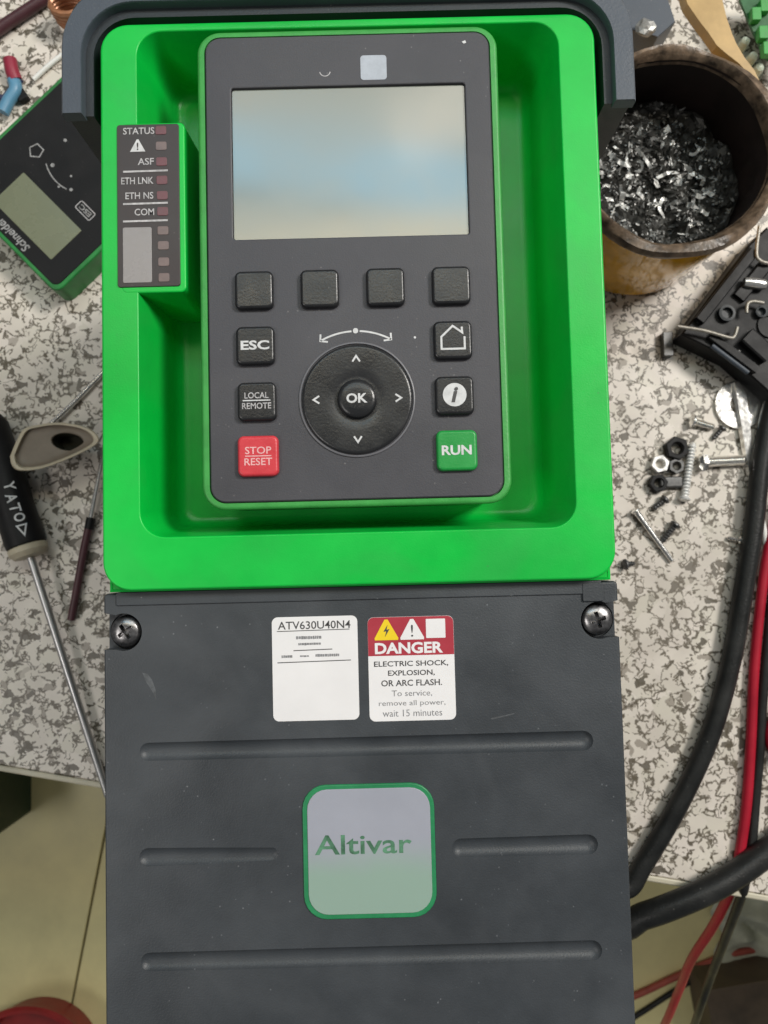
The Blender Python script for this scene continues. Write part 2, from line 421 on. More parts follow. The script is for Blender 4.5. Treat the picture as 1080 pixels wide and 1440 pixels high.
def boolean(o, cutters):
    o.modifiers.clear()
    for c in cutters:
        c.modifiers.clear()
        md = o.modifiers.new("cut", 'BOOLEAN'); md.operation = 'DIFFERENCE'; md.solver = 'EXACT'; md.object = c
    dg = bpy.context.evaluated_depsgraph_get()
    me = bpy.data.meshes.new_from_object(o.evaluated_get(dg))
    o.modifiers.clear(); old = o.data; nm = old.name; o.data = me
    bpy.data.meshes.remove(old); me.name = nm
    for c in cutters:
        d = c.data; bpy.data.objects.remove(c); bpy.data.meshes.remove(d)
    for p in me.polygons: p.use_smooth = True
    me.set_sharp_from_angle(angle=R(30))
    wn = o.modifiers.new('weighted_normals', 'WEIGHTED_NORMAL'); wn.keep_sharp = True; wn.weight = 80

# ================================================================== setting
ang_edge = math.atan2(-194 + 118, 200 + 195.0)            # bench edge runs slightly askew
e = Vector((math.cos(ang_edge), math.sin(ang_edge), 0)); nrm = Vector((-e.y, e.x, 0))
E0 = Vector((0, -155.6, 0))

# floor of square tiles, 0.72 m below the bench top
bm = bmesh.new()
loft(bm, [[(-4000, -4000, z), (4000, -4000, z), (4000, 4000, z), (-4000, 4000, z)] for z in (-760, -723)])
floor = tag(obj('floor', bm, 'grout'), kind='structure')
jd = math.atan2(-600.5 + 421.4, -431.7 + 394.9) + math.pi
tu = Vector((math.cos(jd), math.sin(jd), 0)); tv = Vector((-tu.y, tu.x, 0))
O = Vector((-394.9, -421.4, 0)) - tu * 330
tile = slab_bm(0, 0, 298.6, 298.6, 1.5, -8, 0, bev=1.2, n=3, steps=2)
first = None
for i in range(-2, 3):
    for j in range(-3, 3):
        c = O + tu * (600 * i + 300) + tv * (600 * j + 300)
        if first is None:
            first = obj('tile', tile, 'floor_tile', floor); t_ = first
        else:
            t_ = first.copy(); col.objects.link(t_); t_.parent = floor
        t_.location = Vector((c.x, c.y, -717)) * MM
        t_.rotation_euler = (0, 0, jd)

# workbench
bench = thing('workbench', 'pale speckled laminate workbench top under the green drive', 'workbench', (0, 0, -720))
def bench_poly(inset):
    a = E0 - e * 900 + nrm * inset; b = E0 + e * 900 + nrm * inset
    c = b + nrm * 900; d = a + nrm * 900
    return [(p.x, p.y) for p in (a, b, c, d)]
def child(o, root):
    o.parent = root; o.matrix_parent_inverse = Matrix.Translation(-root.location); return o
child(obj('bench_top', loft(bmesh.new(), [z3(bench_poly(3.2), -26), z3(bench_poly(3.2), -0.8), z3(bench_poly(4.0), 0)]), 'terrazzo'), bench)
a = E0 - e * 900; b = E0 + e * 900
bm = bmesh.new()
prof = [(0, -26), (3.0, -26), (3.0, -0.3), (2.4, 0.1), (0.7, -0.1), (0, -0.8)]
loft(bm, [[(p.x + nrm.x * q, p.y + nrm.y * q, zz) for q, zz in prof] for p in (a, b)])
child(obj('edge_band', bm, 'bench_edge'), bench)
for s, t in ((-820, 60), (820, 60), (-820, 840), (820, 840)):
    p = E0 + e * s + nrm * t
    child(slab('leg', 'bench_frame', None, p.x, p.y, 22, 22, 3, -717, -26.2, bev=0.5), bench)

# ================================================================== the drive
drive = thing('motor_drive', 'green and charcoal electronic motor drive lying on its back on the workbench', 'motor drive')
slab('housing', 'dark', drive, 0, -33, 70, 173, 6, 0.0, 175, bev=1.0)
slab('lower_housing', 'dark', drive, 0, -114, 70.5, 92, 4, 170, 187, bev=0.5)

# dark hood that wraps round the top end
bm = bmesh.new()
def upath(hx, ytop, r, yend):
    return [(hx, yend)] + [(hx - r + r * math.cos(R(a)), ytop - r + r * math.sin(R(a))) for a in range(0, 91, 10)] + \
           [(-hx + r + r * math.cos(R(a)), ytop - r + r * math.sin(R(a))) for a in range(90, 181, 10)] + [(-hx, yend)]
rows = []
for hx, yt, r, z, ye in ((83.0, 157.5, 20, 199, 117.2), (83.0, 157.5, 20, 202.4, 117.2), (82.5, 157.0, 19.5, 203, 117.5),
                         (77.3, 150.6, 15, 203, 117.5), (76.9, 150.2, 14.6, 202.4, 117.2), (76.9, 150.2, 14.6, 199, 117.2)):
    rows.append(z3(upath(hx, yt, r, ye), z))
vs = [[bm.verts.new(p) for p in rw] for rw in rows]
n = len(vs[0])
for k in range(len(vs)):
    a_, b_ = vs[k], vs[(k + 1) % len(vs)]
    for i in range(n - 1): bm.faces.new((a_[i], a_[i + 1], b_[i + 1], b_[i]))
bm.faces.new([v[0] for v in vs]); bm.faces.new([v[-1] for v in vs][::-1])
hood = obj('top_hood', bm, 'guard', drive, True)
# deep lower body of the hood, its shade put into a darker slate
rows = [z3(upath(hx, yt, 12, 118), z) for hx, yt, z in ((82.2, 156.5, 60), (82.2, 156.5, 200), (74.6, 147.6, 200), (73.2, 146.6, 60))]
bm = bmesh.new(); vs = [[bm.verts.new(p) for p in rw] for rw in rows]
for k in range(4):
    a_, b_ = vs[k], vs[(k + 1) % 4]
    for i in range(n - 1): bm.faces.new((a_[i], a_[i + 1], b_[i + 1], b_[i]))
bm.faces.new([v[0] for v in vs]); bm.faces.new([v[-1] for v in vs][::-1])
obj('hood_shaded_body', bm, 'shaded_slate', drive, True)

# green frame with its deep tray, one moulding
FX, FY0, FY1 = 71.7, -20.2, 143.7
cy = (FY0 + FY1) / 2; hy = (FY1 - FY0) / 2
TX, TY0, TY1 = 61.0, -5.4, 141.2
tcy = (TY0 + TY1) / 2; thy = (TY1 - TY0) / 2
loops = [z3(rrect(0, cy, FX, hy, 8, 9), 192)]
for k in range(4):
    a = R(30 * k); ins = 0.8 * (1 - math.cos(a))
    loops.append(z3(rrect(0, cy, FX - ins, hy - ins, 8 - ins, 9), 202.2 + 0.8 * math.sin(a)))
for k in range(4):
    a = R(30 * k); out = 0.5 * (1 - math.sin(a))
    loops.append(z3(rrect(0, tcy, TX + out, thy + out, 7 + out, 9), 202.5 + 0.5 * math.cos(a)))
for k, (ins, z) in enumerate(((1.2, 198), (3.2, 186), (4.2, 180.5), (5.2, 178.6), (6.6, 177.7), (8.4, 177.4))):
    loops.append(z3(rrect(0, tcy, TX - ins, thy - ins * 0.8, max(2.0, 7 - ins * 0.4), 9), z))
frame = obj('front_frame', loft(bmesh.new(), loops, False, True), 'green', drive, True)
# square-cornered lower flange seen at the two bottom corners
bm = bmesh.new()
fl = [(-71.0, 10), (-71.0, -20.6), (71.0, -20.6), (71.0, 10)]
fi = [(-70.2, 10), (-70.2, -19.8), (70.2, -19.8), (70.2, 10)]
vs = [[bm.verts.new((x, y, z)) for x, y in p] for p, z in ((fl, 190.2), (fl, 198.8), (fi, 199.2), (fi, 190.2))]
for k in range(4):
    a_, b_ = vs[k], vs[(k + 1) % 4]
    for i in range(3): bm.faces.new((a_[i], a_[i + 1], b_[i + 1], b_[i]))
bm.faces.new([v[0] for v in vs]); bm.faces.new([v[-1] for v in vs][::-1])
bmesh.ops.recalc_face_normals(bm, faces=bm.faces[:])
for sx in (-1, 1):
    c = [(sx * 62.0, -12), (sx * 70.5, -12), (sx * 70.5, -20.0), (sx * 62.0, -20.0)]
    loft(bm, [z3(c, 190.3), z3(c, 199.0)])
obj('frame_flange', bm, 'green', drive)

# status block with its film panel
slab('status_block', 'green', drive, -56.6, 89.0, 9.2, 24.9, 1.6, 177.5, 203.08, bev=0.5, draft=1.2)
panel = slab('status_panel', 'led_face', drive, -57.9, 89.55, 8.9, 23.75, 0.8, 202.6, 203.45, bev=0.15)
def ledpt(px, py): p = at(px, py, 203.6); return p.x, p.y
for s, px, py, wd in (('STATUS', 195, 184, 9.0), ('ASF', 205, 227, 4.6), ('ETH LNK', 193, 254, 9.2), ('ETH NS', 196, 275, 8.0), ('COM', 203, 298, 5.6)):
    x, y = ledpt(px, py)
    text('lettering', s, x, y, 203.58, 2.0, 'ink_dim', panel, width=wd, bold=0.012)
x, y = ledpt(193.5, 205)
tri = obj('warning_triangle', flat_bm([(x - 2.2, y - 1.7), (x + 2.2, y - 1.7), (x + 0.25, y + 1.9), (x - 0.25, y + 1.9)], 203.58), 'ink', panel)
text('lettering', '!', x, y - 0.2, 203.68, 2.2, 'led_face', panel, bold=0.02)
for i, py in enumerate((183, 205, 227, 253, 274.5, 297, 324, 345, 368, 390)):
    x, y = ledpt(226 + i * 0.5, py)
    slab('indicator_window', 'led_red' if i in (2, 3, 4, 5, 0) else 'led_grey', panel, x, y, 1.55, 1.25, 0.5, 203.3, 203.62, bev=0.1, n=4)
for py in (240.5, 286, 310.5):
    x0, y0 = ledpt(173, py + 1); x1, y1 = ledpt(236, py - 1)
    obj('divider_line', stroke_bm([(x0, y0), (x1, y1)], 0.55, 203.58), 'ink_dim', panel)
x0, y0 = ledpt(173, 398); x1, y1 = ledpt(213, 319)
slab('blank_label', 'led_label', panel, (x0 + x1) / 2, (y0 + y1) / 2, (x1 - x0) / 2, (y1 - y0) / 2, 0.5, 203.3, 203.62, bev=0.1)

# keypad: green shell, charcoal face, screen, keys
KY0, KY1, KX = 1.4, 137.9, 42.7
kcy = (KY0 + KY1) / 2; khy = (KY1 - KY0) / 2
loops = [z3(rrect(0, kcy, KX - 1.6, khy - 1.6, 5, 9), 177.6), z3(rrect(0, kcy, KX - 0.5, khy - 0.5, 6, 9), 200),
         z3(rrect(0, kcy, KX - 0.9, khy - 0.9, 6, 9), 200.2), z3(rrect(0, kcy, KX - 0.9, khy - 0.9, 6, 9), 201)]
for k in range(5):
    a = R(22.5 * k); ins = 1.0 * (1 - math.cos(a))
    loops.append(z3(rrect(0, kcy, KX - ins, khy - ins, 6.5 - ins, 9), 206.2 + 1.0 * math.sin(a)))
loops += [z3(rrect(0, kcy, KX - 2.05, khy - 1.75, 4.6, 9), 207.2), z3(rrect(0, kcy, KX - 2.15, khy - 1.85, 4.5, 9), 206.0)]
obj('keypad_shell', loft(bmesh.new(), loops), 'green_dull', drive, True)
SX, SY0, SY1 = 33.1, 77.2, 121.0
scy = (SY0 + SY1) / 2; shy = (SY1 - SY0) / 2
loops = [z3(rrect(0, kcy, 40.3, khy - 2.05, 4.3, 9), 205.6), z3(rrect(0, kcy, 40.3, khy - 2.05, 4.3, 9), 207.2),
         z3(rrect(0, kcy, 40.0, khy - 2.35, 4.0, 9), 207.5)]
loops += [z3(rrect(0, scy, SX + 0.5, shy + 0.5, 1.0, 9), 207.5), z3(rrect(0, scy, SX + 0.1, shy + 0.1, 0.8, 9), 207.3),
          z3(rrect(0, scy, SX, shy, 0.8, 9), 206.2)]
face = obj('keypad_face', loft(bmesh.new(), loops, False, False), 'face', drive, True)
slab('screen', 'screen', face, 0, scy, SX - 0.05, shy - 0.05, 0.8, 205.7, 206.5, bev=0.1)
FZ = 207.5
slab('pale_logo_print', 'logo_print', face, 7.4, 126.0, 3.7, 3.6, 0.9, FZ - 0.1, FZ + 0.06, bev=0.03)
# small mould mark and a fleck on the face
obj('mould_mark', stroke_bm(arc(-6.4, 125.3, 1.5, 190, 350, 10), 0.25, FZ + 0.05), 'ink_dim', face)
BT = 209.3
def button(name, x, y, mt='button', h=5.35, label=None):
    o = slab(name, mt, drive, x, y, h, h, 1.7, FZ - 0.4, BT, bev=0.9, steps=4)
    return o
cols = (-27.3, -9.1, 9.15, 27.4)
for x in cols: button('function_button', x, 62.2)
b = button('button', -27.2, 46.6); text('lettering', 'ESC', -27.2, 46.6, BT + 0.06, 2.6, 'ink', b, width=7.9, bold=0.03)
b = button('button', -27.0, 31.0)
text('lettering', 'LOCAL', -27.0, 32.6, BT + 0.06, 1.7, 'ink_dim', b, width=6.6, bold=0.012)
obj('divider_line', stroke_bm([(-30.8, 31.2), (-23.2, 31.2)], 0.32, BT + 0.06), 'ink', b)
text('lettering', 'REMOTE', -27.0, 29.7, BT + 0.06, 1.7, 'ink_dim', b, width=8.0, bold=0.012)
b = button('stop_button', -26.9, 15.9, 'button_red', 5.6)
text('lettering', 'STOP', -26.8, 17.4, BT + 0.06, 2.0, 'ink_pink', b, width=7.2, bold=0.01)
obj('divider_line', stroke_bm([(-30.4, 15.85), (-23.2, 15.85)], 0.28, BT + 0.06), 'ink_pink', b)
text('lettering', 'RESET', -26.8, 14.3, BT + 0.06, 2.0, 'ink_pink', b, width=7.6, bold=0.01)
b = button('home_button', 27.4, 46.8)
obj('house_symbol', stroke_bm([(30.6, 47.6), (30.6, 44.2), (24.2, 44.2), (24.2, 47.6), (27.4, 50.6), (30.0, 48.7), (29.9, 50.3)], 0.55, BT + 0.06), 'ink', b)
b = button('information_button', 27.4, 31.3)
obj('white_disc', flat_bm(circ(27.4, 31.4, 3.25), BT + 0.1), 'ink', b)
text('lettering', 'i', 27.4, 31.4, BT + 0.2, 4.2, 'label_ink', b, bold=0.035, shear=0.25)
b = button('run_button', 27.6, 16.1, 'button_green', 5.6)
text('lettering', 'RUN', 27.5, 16.1, BT + 0.06, 2.7, 'ink', b, width=8.2, bold=0.03)
# navigation wheel
WX, WY, WR = 0.55, 31.1, 15.3
loops = []
for r, z in ((16.1, FZ - 0.3), (16.1, FZ + 0.35), (15.9, FZ + 0.5), (15.65, FZ + 0.5), (15.5, FZ + 0.2), (15.5, FZ - 0.4)):
    loops.append(z3(circ(WX, WY, r, 64), z))
obj('wheel_ring', loft(bmesh.new(), loops, False, False), 'ring', drive, True)
loops = [z3(circ(WX, WY, r, 64), z) for r, z in ((15.2, FZ - 0.4), (15.2, FZ + 0.5), (14.9, FZ + 0.8), (14.3, FZ + 0.9), (9.0, FZ + 0.85), (6.6, FZ + 0.6), (6.0, FZ + 0.3))]
wheel = obj('navigation_wheel', loft(bmesh.new(), loops, False, True), 'button', drive, True)
loops = [z3(circ(WX, WY, r, 48), z) for r, z in ((5.5, FZ), (5.4, FZ + 1.2), (5.0, FZ + 1.7), (4.2, FZ + 1.95), (2.5, FZ + 2.1))]
ok = obj('ok_button', loft(bmesh.new(), loops), 'button', drive, True)
text('lettering', 'OK', WX, WY, FZ + 2.17, 2.7, 'ink', ok, width=5.8, bold=0.03)
for dx, dy, rot in ((0, 11.2, 0), (-11.2, 0, 90), (0, -11.2, 180), (11.4, 0, 270)):
    c_, s_ = math.cos(R(rot)), math.sin(R(rot))
    pts = [(WX + dx + a * c_ - b_ * s_, WY + dy + a * s_ + b_ * c_) for a, b_ in ((-1.05, -0.8), (0, 0.8), (1.05, -0.8))]
    obj('arrow_mark', stroke_bm(pts, 0.5, FZ + 1.0), 'ink', wheel)
# turn arrow printed above the wheel
bm = stroke_bm(arc(WX, WY - 1.0, 20.2, 119, 93.2, 14), 0.5, FZ + 0.07)
stroke_bm(arc(WX, WY - 1.0, 20.2, 86.8, 61, 14), 0.5, FZ + 0.07, bm=bm)
for s in (-1, 1):
    tipx, tipy = WX + s * 9.85, WY - 1.0 + 17.6
    stroke_bm([(tipx - s * 0.1, tipy + 1.9), (tipx, tipy), (tipx - s * 2.1, tipy - 0.25)], 0.5, FZ + 0.07, bm=bm)
obj('turn_arrow', bm, 'ink', face)
obj('turn_dot', flat_bm(circ(WX, WY + 19.3, 0.75, 16), FZ + 0.1), 'ink', face)
obj('dust_fleck', flat_bm(circ(17.0, 48.1, 0.35, 8), FZ + 0.12), 'ink', face)
obj('paint_fleck', flat_bm([(32.6, 132.9), (33.6, 133.3), (33.9, 132.6), (33.2, 132.3)], FZ + 0.12), 'ink', face)

# lower cover with pressed grooves and screw pockets
CZ = 198.0
cover = slab('lower_cover', 'dark', drive, 0, -115.0, 73.2, 94.0, 1.2, 186.0, CZ, bev=0.8)
def capsule_cut(x0, x1, y, rad=3.4, sink=2.5, d0=0.0, d1=0.0):
    zc0, zc1 = CZ + sink - d0, CZ + sink - d1
    A = Vector((x0, y, zc0)); B = Vector((x1, y, zc1)); L_ = (B - A).length
    prof = [(-rad * math.cos(R(a)), rad * math.sin(R(a))) for a in range(0, 91, 15)] + [(L_ + rad * math.sin(R(a)), rad * math.cos(R(a))) for a in range(0, 91, 15)]
    return obj('cutter', lathe_bm(A, B, prof, 24), 'dark')
cuts = []
for y, x0, x1, sl in ((-65.6, -62.5, 63.5, 0.0), (-94.6, -62.8, -24.6, -0.5), (-94.2, 24.6, 63.7, 0.0), (-123.0, -62.6, 63.7, 0.0)):
    cuts.append(capsule_cut(x0 + 1.8, x1 - 1.8, y, 3.2, 2.1, 0.15, 0.15 + (sl if sl else 0.35) if sl == 0 else -0.55))
for sx in (-1, 1):
    bm = bmesh.new(); loft(bm, [z3(circ(sx * 67.6, -32.0, 5.3, 32), z) for z in (192.0, 200)])
    cuts.append(obj('cutter', bm, 'dark'))
    bm = bmesh.new(); loft(bm, [z3([(sx * 67.6, -27.5), (sx * 76, -26.0), (sx * 76, -36.9), (sx * 67.6, -36.9)], z) for z in (193.0, 200.3)])
    cuts.append(obj('cutter', bm, 'dark'))
boolean(cover, cuts)
slab('cover_ledge', 'dark', drive, -0.5, -22.6, 69.0, 1.9, 0.6, 195, 198.55, bev=0.25)
slab('cover_tab', 'dark', drive, 66.0, -24.0, 3.0, 2.6, 0.4, 195, 198.75, bev=0.2)
for sx in (-1, 1):
    X, Y = sx * 67.6, -32.0
    loops = [z3(circ(X, Y, r, 32), z) for r, z in ((4.6, 191.5), (4.6, 194.6), (4.3, 195.6), (3.4, 196.3), (1.8, 196.6))]
    s = obj('cover_screw', loft(bmesh.new(), loops), 'screw', drive, True)
    cc = []
    for rot in ((35, 125) if sx < 0 else (15, 105)):
        c_, s_ = math.cos(R(rot)), math.sin(R(rot))
        p = [(X + a * c_ - b_ * s_, Y + a * s_ + b_ * c_) for a, b_ in ((-2.7, -0.62), (2.7, -0.62), (2.7, 0.62), (-2.7, 0.62))]
        q = [(X + a * c_ - b_ * s_, Y + a * s_ + b_ * c_) for a, b_ in ((-1.4, -0.4), (1.4, -0.4), (1.4, 0.4), (-1.4, 0.4))]
        cc.append(obj('cutter', loft(bmesh.new(), [z3(q, 194.0), z3(p, 197.5)]), 'screw'))
    boolean(s, cc)

# labels
LZ = CZ + 0.16
lab = slab('rating_label', 'label', drive, -13.3, -43.5, 12.15, 14.6, 1.7, CZ - 0.2, LZ, bev=0.05, smooth=False)
T = LZ + 0.05
text('lettering', 'ATV630U40N4', -13.4, -31.3, T, 2.25, 'label_ink', lab, width=20.6, bold=0.008)
bm = stroke_bm([(-24.0, -32.9), (-3.4, -32.7)], 0.22, T)
obj('underline', bm, 'label_ink', lab)
obj('rule_line', stroke_bm([(-19.4, -38.4), (-8.4, -38.2)], 0.25, T), 'label_ink', lab)
obj('rule_line', stroke_bm([(-24.0, -41.7), (-3.2, -41.4)], 0.25, T), 'label_ink', lab)
rnd = random.Random(5)
for x0, x1, y, h in ((-18.6, -11.6, -34.8, 0.9), (-18.0, -12.0, -36.6, 0.7), (-22.8, -20.4, -40.0, 0.8), (-17.6, -15.4, -40.0, 0.5), (-13.2, -6.6, -39.9, 0.8)):
    bm = bmesh.new(); x = x0
    while x < x1:
        wd = rnd.uniform(0.35, 0.75)
        stroke_bm([(x, y + rnd.uniform(-0.05, 0.05)), (x + wd, y)], h * rnd.uniform(0.8, 1), T, bm=bm); x += wd + rnd.uniform(0.06, 0.12)
    obj('faded_print', bm, 'label_grey', lab)
wl = slab('warning_label', 'label', drive, 13.9, -44.2, 12.2, 14.6, 1.7, CZ - 0.2, LZ, bev=0.05, smooth=False)
# red field: top part of the label outline
pts = [p for p in rrect(13.9, -44.2, 12.15, 14.55, 1.7, 7) if p[1] > -35]
pts = [(26.05, -40.5)] + pts + [(1.75, -40.5)]
obj('red_field', flat_bm(pts, LZ + 0.05, 0.06), 'label_red', wl)
T2 = LZ + 0.12
def tri_pts(x, y, w_, h_): return [(x - w_, y - h_), (x + w_, y - h_), (x + w_ * 1.02, y - h_ * 0.8), (x + w_ * 0.14, y + h_), (x - w_ * 0.14, y + h_), (x - w_ * 1.02, y - h_ * 0.8)]
obj('shock_triangle', flat_bm(tri_pts(7.0, -33.2, 3.3, 2.9), T2, 0.06), 'label_yellow', wl)
obj('lightning_bolt', flat_bm([(7.4, -31.8), (6.2, -33.7), (7.0, -33.6), (6.6, -35.2), (7.9, -33.0), (7.1, -33.1)], T2 + 0.08, 0.06), 'label_ink', wl)
obj('alert_triangle', flat_bm(tri_pts(14.3, -33.2, 3.3, 2.9), T2, 0.06), 'label', wl)
text('lettering', '!', 14.3, -33.6, T2 + 0.06, 3.4, 'label_ink', wl)
slab('white_square', 'label', wl, 21.0, -33.1, 2.75, 2.7, 0.2, LZ - 0.1, T2, bev=0.04, smooth=False)
text('lettering', 'DANGER', 13.3, -38.4, T2, 3.2, 'label', wl, width=19.3, bold=0.035)
for s, y, wd, ink, bd in (('ELECTRIC SHOCK,', -42.9, 21.0, 'label_ink', 0.016), ('EXPLOSION,', -45.5, 13.2, 'label_ink', 0.016), ('OR ARC FLASH.', -48.2, 17.2, 'label_ink', 0.016),
                          ('To service,', -51.2, 11.4, 'label_grey', 0.0), ('remove all power,', -54.0, 18.8, 'label_grey', 0.0), ('wait 15 minutes', -56.6, 16.8, 'label_grey', 0.0)):
    text('lettering', s, 13.8, y, T, 1.75 if ink == 'label_ink' else 1.9, ink, wl, width=wd, bold=bd)

# badge
BX, BY = 0.7, -94.3
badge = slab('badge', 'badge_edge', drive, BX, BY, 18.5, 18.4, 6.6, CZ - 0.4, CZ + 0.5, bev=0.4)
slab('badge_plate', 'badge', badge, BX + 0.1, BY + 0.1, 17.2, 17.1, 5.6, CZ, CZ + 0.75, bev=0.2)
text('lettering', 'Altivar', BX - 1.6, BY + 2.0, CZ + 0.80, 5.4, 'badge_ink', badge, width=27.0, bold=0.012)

def cpt(px, py): p = at(px, py, CZ); return (p.x, p.y)
obj('scuff_mark', flat_bm([cpt(*q) for q in ((200, 946), (208, 948), (214, 956), (219, 970), (220, 985), (214, 972), (206, 960))], CZ + 0.03, 0.02), 'scuff', cover)
obj('scuff_mark', flat_bm([cpt(*q) for q in ((690, 1010), (722, 1003), (724, 1004), (692, 1012))], CZ + 0.03, 0.02), 'scuff', cover)
# ================================================================== spare keypad on the left
SA = R(133.5)
spare = thing('spare_keypad', 'spare black keypad with olive screen and green edge left of drive', 'keypad', (-168.0, 168.7, 0), SA)
slab('shell', 'green_spare', spare, 4.8, -40, 41.0, 61.5, 5, 0, 17.5, bev=1.0)
fp = slab('face', 'black', spare, 4.8, -40, 38.7, 59.2, 4, 14.0, 18.0, bev=0.4)
slab('screen', 'lcd_green', spare, 0, 0, 21.8, 10.9, 0.6, 17.0, 18.25, bev=0.1)
HZ = 18.15
obj('house_symbol', stroke_bm([(23.2, -26.5), (27.8, -26.5), (29.2, -22.3), (25.5, -19.4), (22.0, -22.3)], 0.6, HZ, closed=True), 'ink_worn', spare)
obj('curved_arrow', stroke_bm(arc(6.2, -41.0, 21.5, 60, 108, 16), 0.6, HZ), 'ink_worn', spare)
for x, y, r in ((14.0, -24.2, 1.1), (-2.2, -22.0, 0.9), (3.4, -18.5, 0.6), (3.0, -27.0, 0.6), (19, -38, 0.9)):
    obj('dot_mark', flat_bm(circ(x, y, r, 10), HZ), 'ink_worn', spare)
eb = obj('key_outline', stroke_bm(rrect(-15.5, -19.5, 5.2, 2.4, 0.8, 4), 0.45, HZ, closed=True), 'ink_dim', spare)
text('lettering', 'ESC', -15.5, -19.5, HZ, 2.6, 'ink_worn', spare, width=7.6, bold=0.02)
text('lettering', 'Schneider', 2.0, 16.0, HZ, 4.6, 'ink_worn', spare, width=23, bold=0.02, shear=0.2)

# ================================================================== tools on the left
sd = thing('screwdriver', 'black handled screwdriver with cream collar and long steel blade', 'screwdriver')
A = at(-22, 585, 11); B = at(38, 768, 11); ax = (B - A).normalized()
Lh = (B - A).length
hb = lathe_bm(A, B, [(0, 3), (1.5, 8), (6, 10.2), (Lh * 0.45, 10.6), (Lh * 0.7, 10.0), (Lh - 3, 10.4), (Lh - 0.6, 10.0), (Lh, 9.2)], 24)
hnd = obj('handle', hb, 'black', sd, True)
obj('collar', lathe_bm(B, B + ax, [(0, 9.4), (0.6, 10.0), (3, 10.0), (5.5, 8.0), (6.2, 4.0)], 24), 'cream', sd, True)
S0 = B + ax * 5.0; S1 = at(152, 1120, 3.0)
obj('blade', tube_bm([S0, S0.lerp(S1, .5), S1], [2.0, 2.0, 1.9], 12), 'blade', sd, True)
tdir = math.atan2(ax.y, ax.x)
# lettering wrapped on the handle, letter by letter
side = Vector((-ax.y, ax.x, 0))
for ch, px, py in (('Y', 13, 683), ('A', 16, 700), ('T', 21, 714), ('O', 27, 727)):
    c = at(px, py, 21)
    off = (c - A).dot(side); t_ = (c - A).dot(ax)
    o = text('lettering', ch, 0, 0, 0, 5.2, 'ink', hnd, width=4.4, bold=0.02)
    phi = max(-0.9, min(0.9, off / 10.4))
    for v in o.data.vertices:
        l = v.co / MM
        ph = phi + l.y / 10.4
        p = A + ax * (t_ + l.x) + side * (10.75 * math.sin(ph)) + Vector((0, 0, 10.75 * math.cos(ph)))
        v.co = p * MM
bm = stroke_bm([(-2.6, -2.2), (2.6, 0), (-2.6, 2.2)], 0.8, 0, closed=True)
c = at(32, 745, 21); off = (c - A).dot(side); t_ = (c - A).dot(ax)
for v in bm.verts:
    ph = max(-0.9, min(0.9, off / 10.4)) + v.co.y / 10.4
    v.co = A + ax * (t_ + v.co.x) + side * (10.7 * math.sin(ph)) + Vector((0, 0, 10.7 * math.cos(ph)))
obj('triangle_mark', bm, 'ink', hnd)

# leaf-shaped scoop with an oval hole
def leafpt(t, k, z):
    pts = []
    outline = [(14, 642), (17, 655), (28, 662), (55, 660), (85, 650), (115, 637), (137, 624), (139, 615), (128, 604), (108, 597), (78, 594), (50, 598), (34, 603), (24, 618)]
    cx_, cy_ = 75, 627
    sp = spline([Vector((x, y, 0)) for x, y in outline + outline[:1]], 4)[:-1]
    for p in sp:
        q = at(cx_ + (p.x - cx_) * k, cy_ + (p.y - cy_) * k + t, z)
        pts.append((q.x, q.y, z))
    return pts
def oval(k, z):
    c = at(92, 620, 26); ang = R(-8); o_ = []
    npt = 56
    for i in range(npt):
        a = 2 * math.pi * (i / npt) + math.pi
        x_ = 8.2 * k * math.cos(a); y_ = 4.4 * k * math.sin(a)
        o_.append((c.x + x_ * math.cos(ang) - y_ * math.sin(ang), c.y + x_ * math.sin(ang) + y_ * math.cos(ang), z))
    return o_
leaf = thing('oval_scoop', 'leaf shaped beige plastic scoop with dark oval hole over screwdriver handle', 'scoop')
obj('rim', loft(bmesh.new(), [leafpt(0, 0.93, 22), leafpt(0, 0.99, 23), leafpt(0, 1.0, 26.5), leafpt(0, 0.97, 27.3), leafpt(0, 0.90, 27.0), leafpt(-1, 0.86, 25.5), leafpt(-1, 0.85, 22)], False, False), 'cream', leaf, True)
obj('bowl', loft(bmesh.new(), [leafpt(-1, 0.87, 25.8), leafpt(-1, 0.80, 24.6), leafpt(-1, 0.66, 23.9), oval(1.12, 23.6), oval(1.02, 23.3), oval(0.98, 22.6)], False, False), 'dish', leaf, True)
obj('oval_hole', loft(bmesh.new(), [oval(1.0, 23.0), oval(0.94, 19.0), oval(0.86, 13.0)], False, True), 'hole_shade', leaf, True)

# thin rods
o = obj('steel_rod', tube_bm([at(60, 607, 4), at(105, 565, 3), at(165, 503, 2)], 1.3, 10), 'steel', None, True)
tag(o, 'thin bright steel rod between beige scoop and green frame', 'rod')
pk = thing('probe', 'thin steel probe with dark maroon handle beside lower green frame', 'probe')
obj('shaft', tube_bm([at(156, 590, 4), at(142, 655, 4), at(126, 738, 4)], [1.1, 1.2, 1.4], 10), 'steel', pk, True)
obj('handle', tube_bm(spline([at(126, 736, 4), at(119, 768, 4), at(111, 812, 3.5), at(100, 872, 3)], 6), 2.0, 12), 'maroon', pk, True)
obj('ferrule', tube_bm([at(128, 728, 4), at(125, 744, 4)], 2.4, 12), 'black', pk, True)

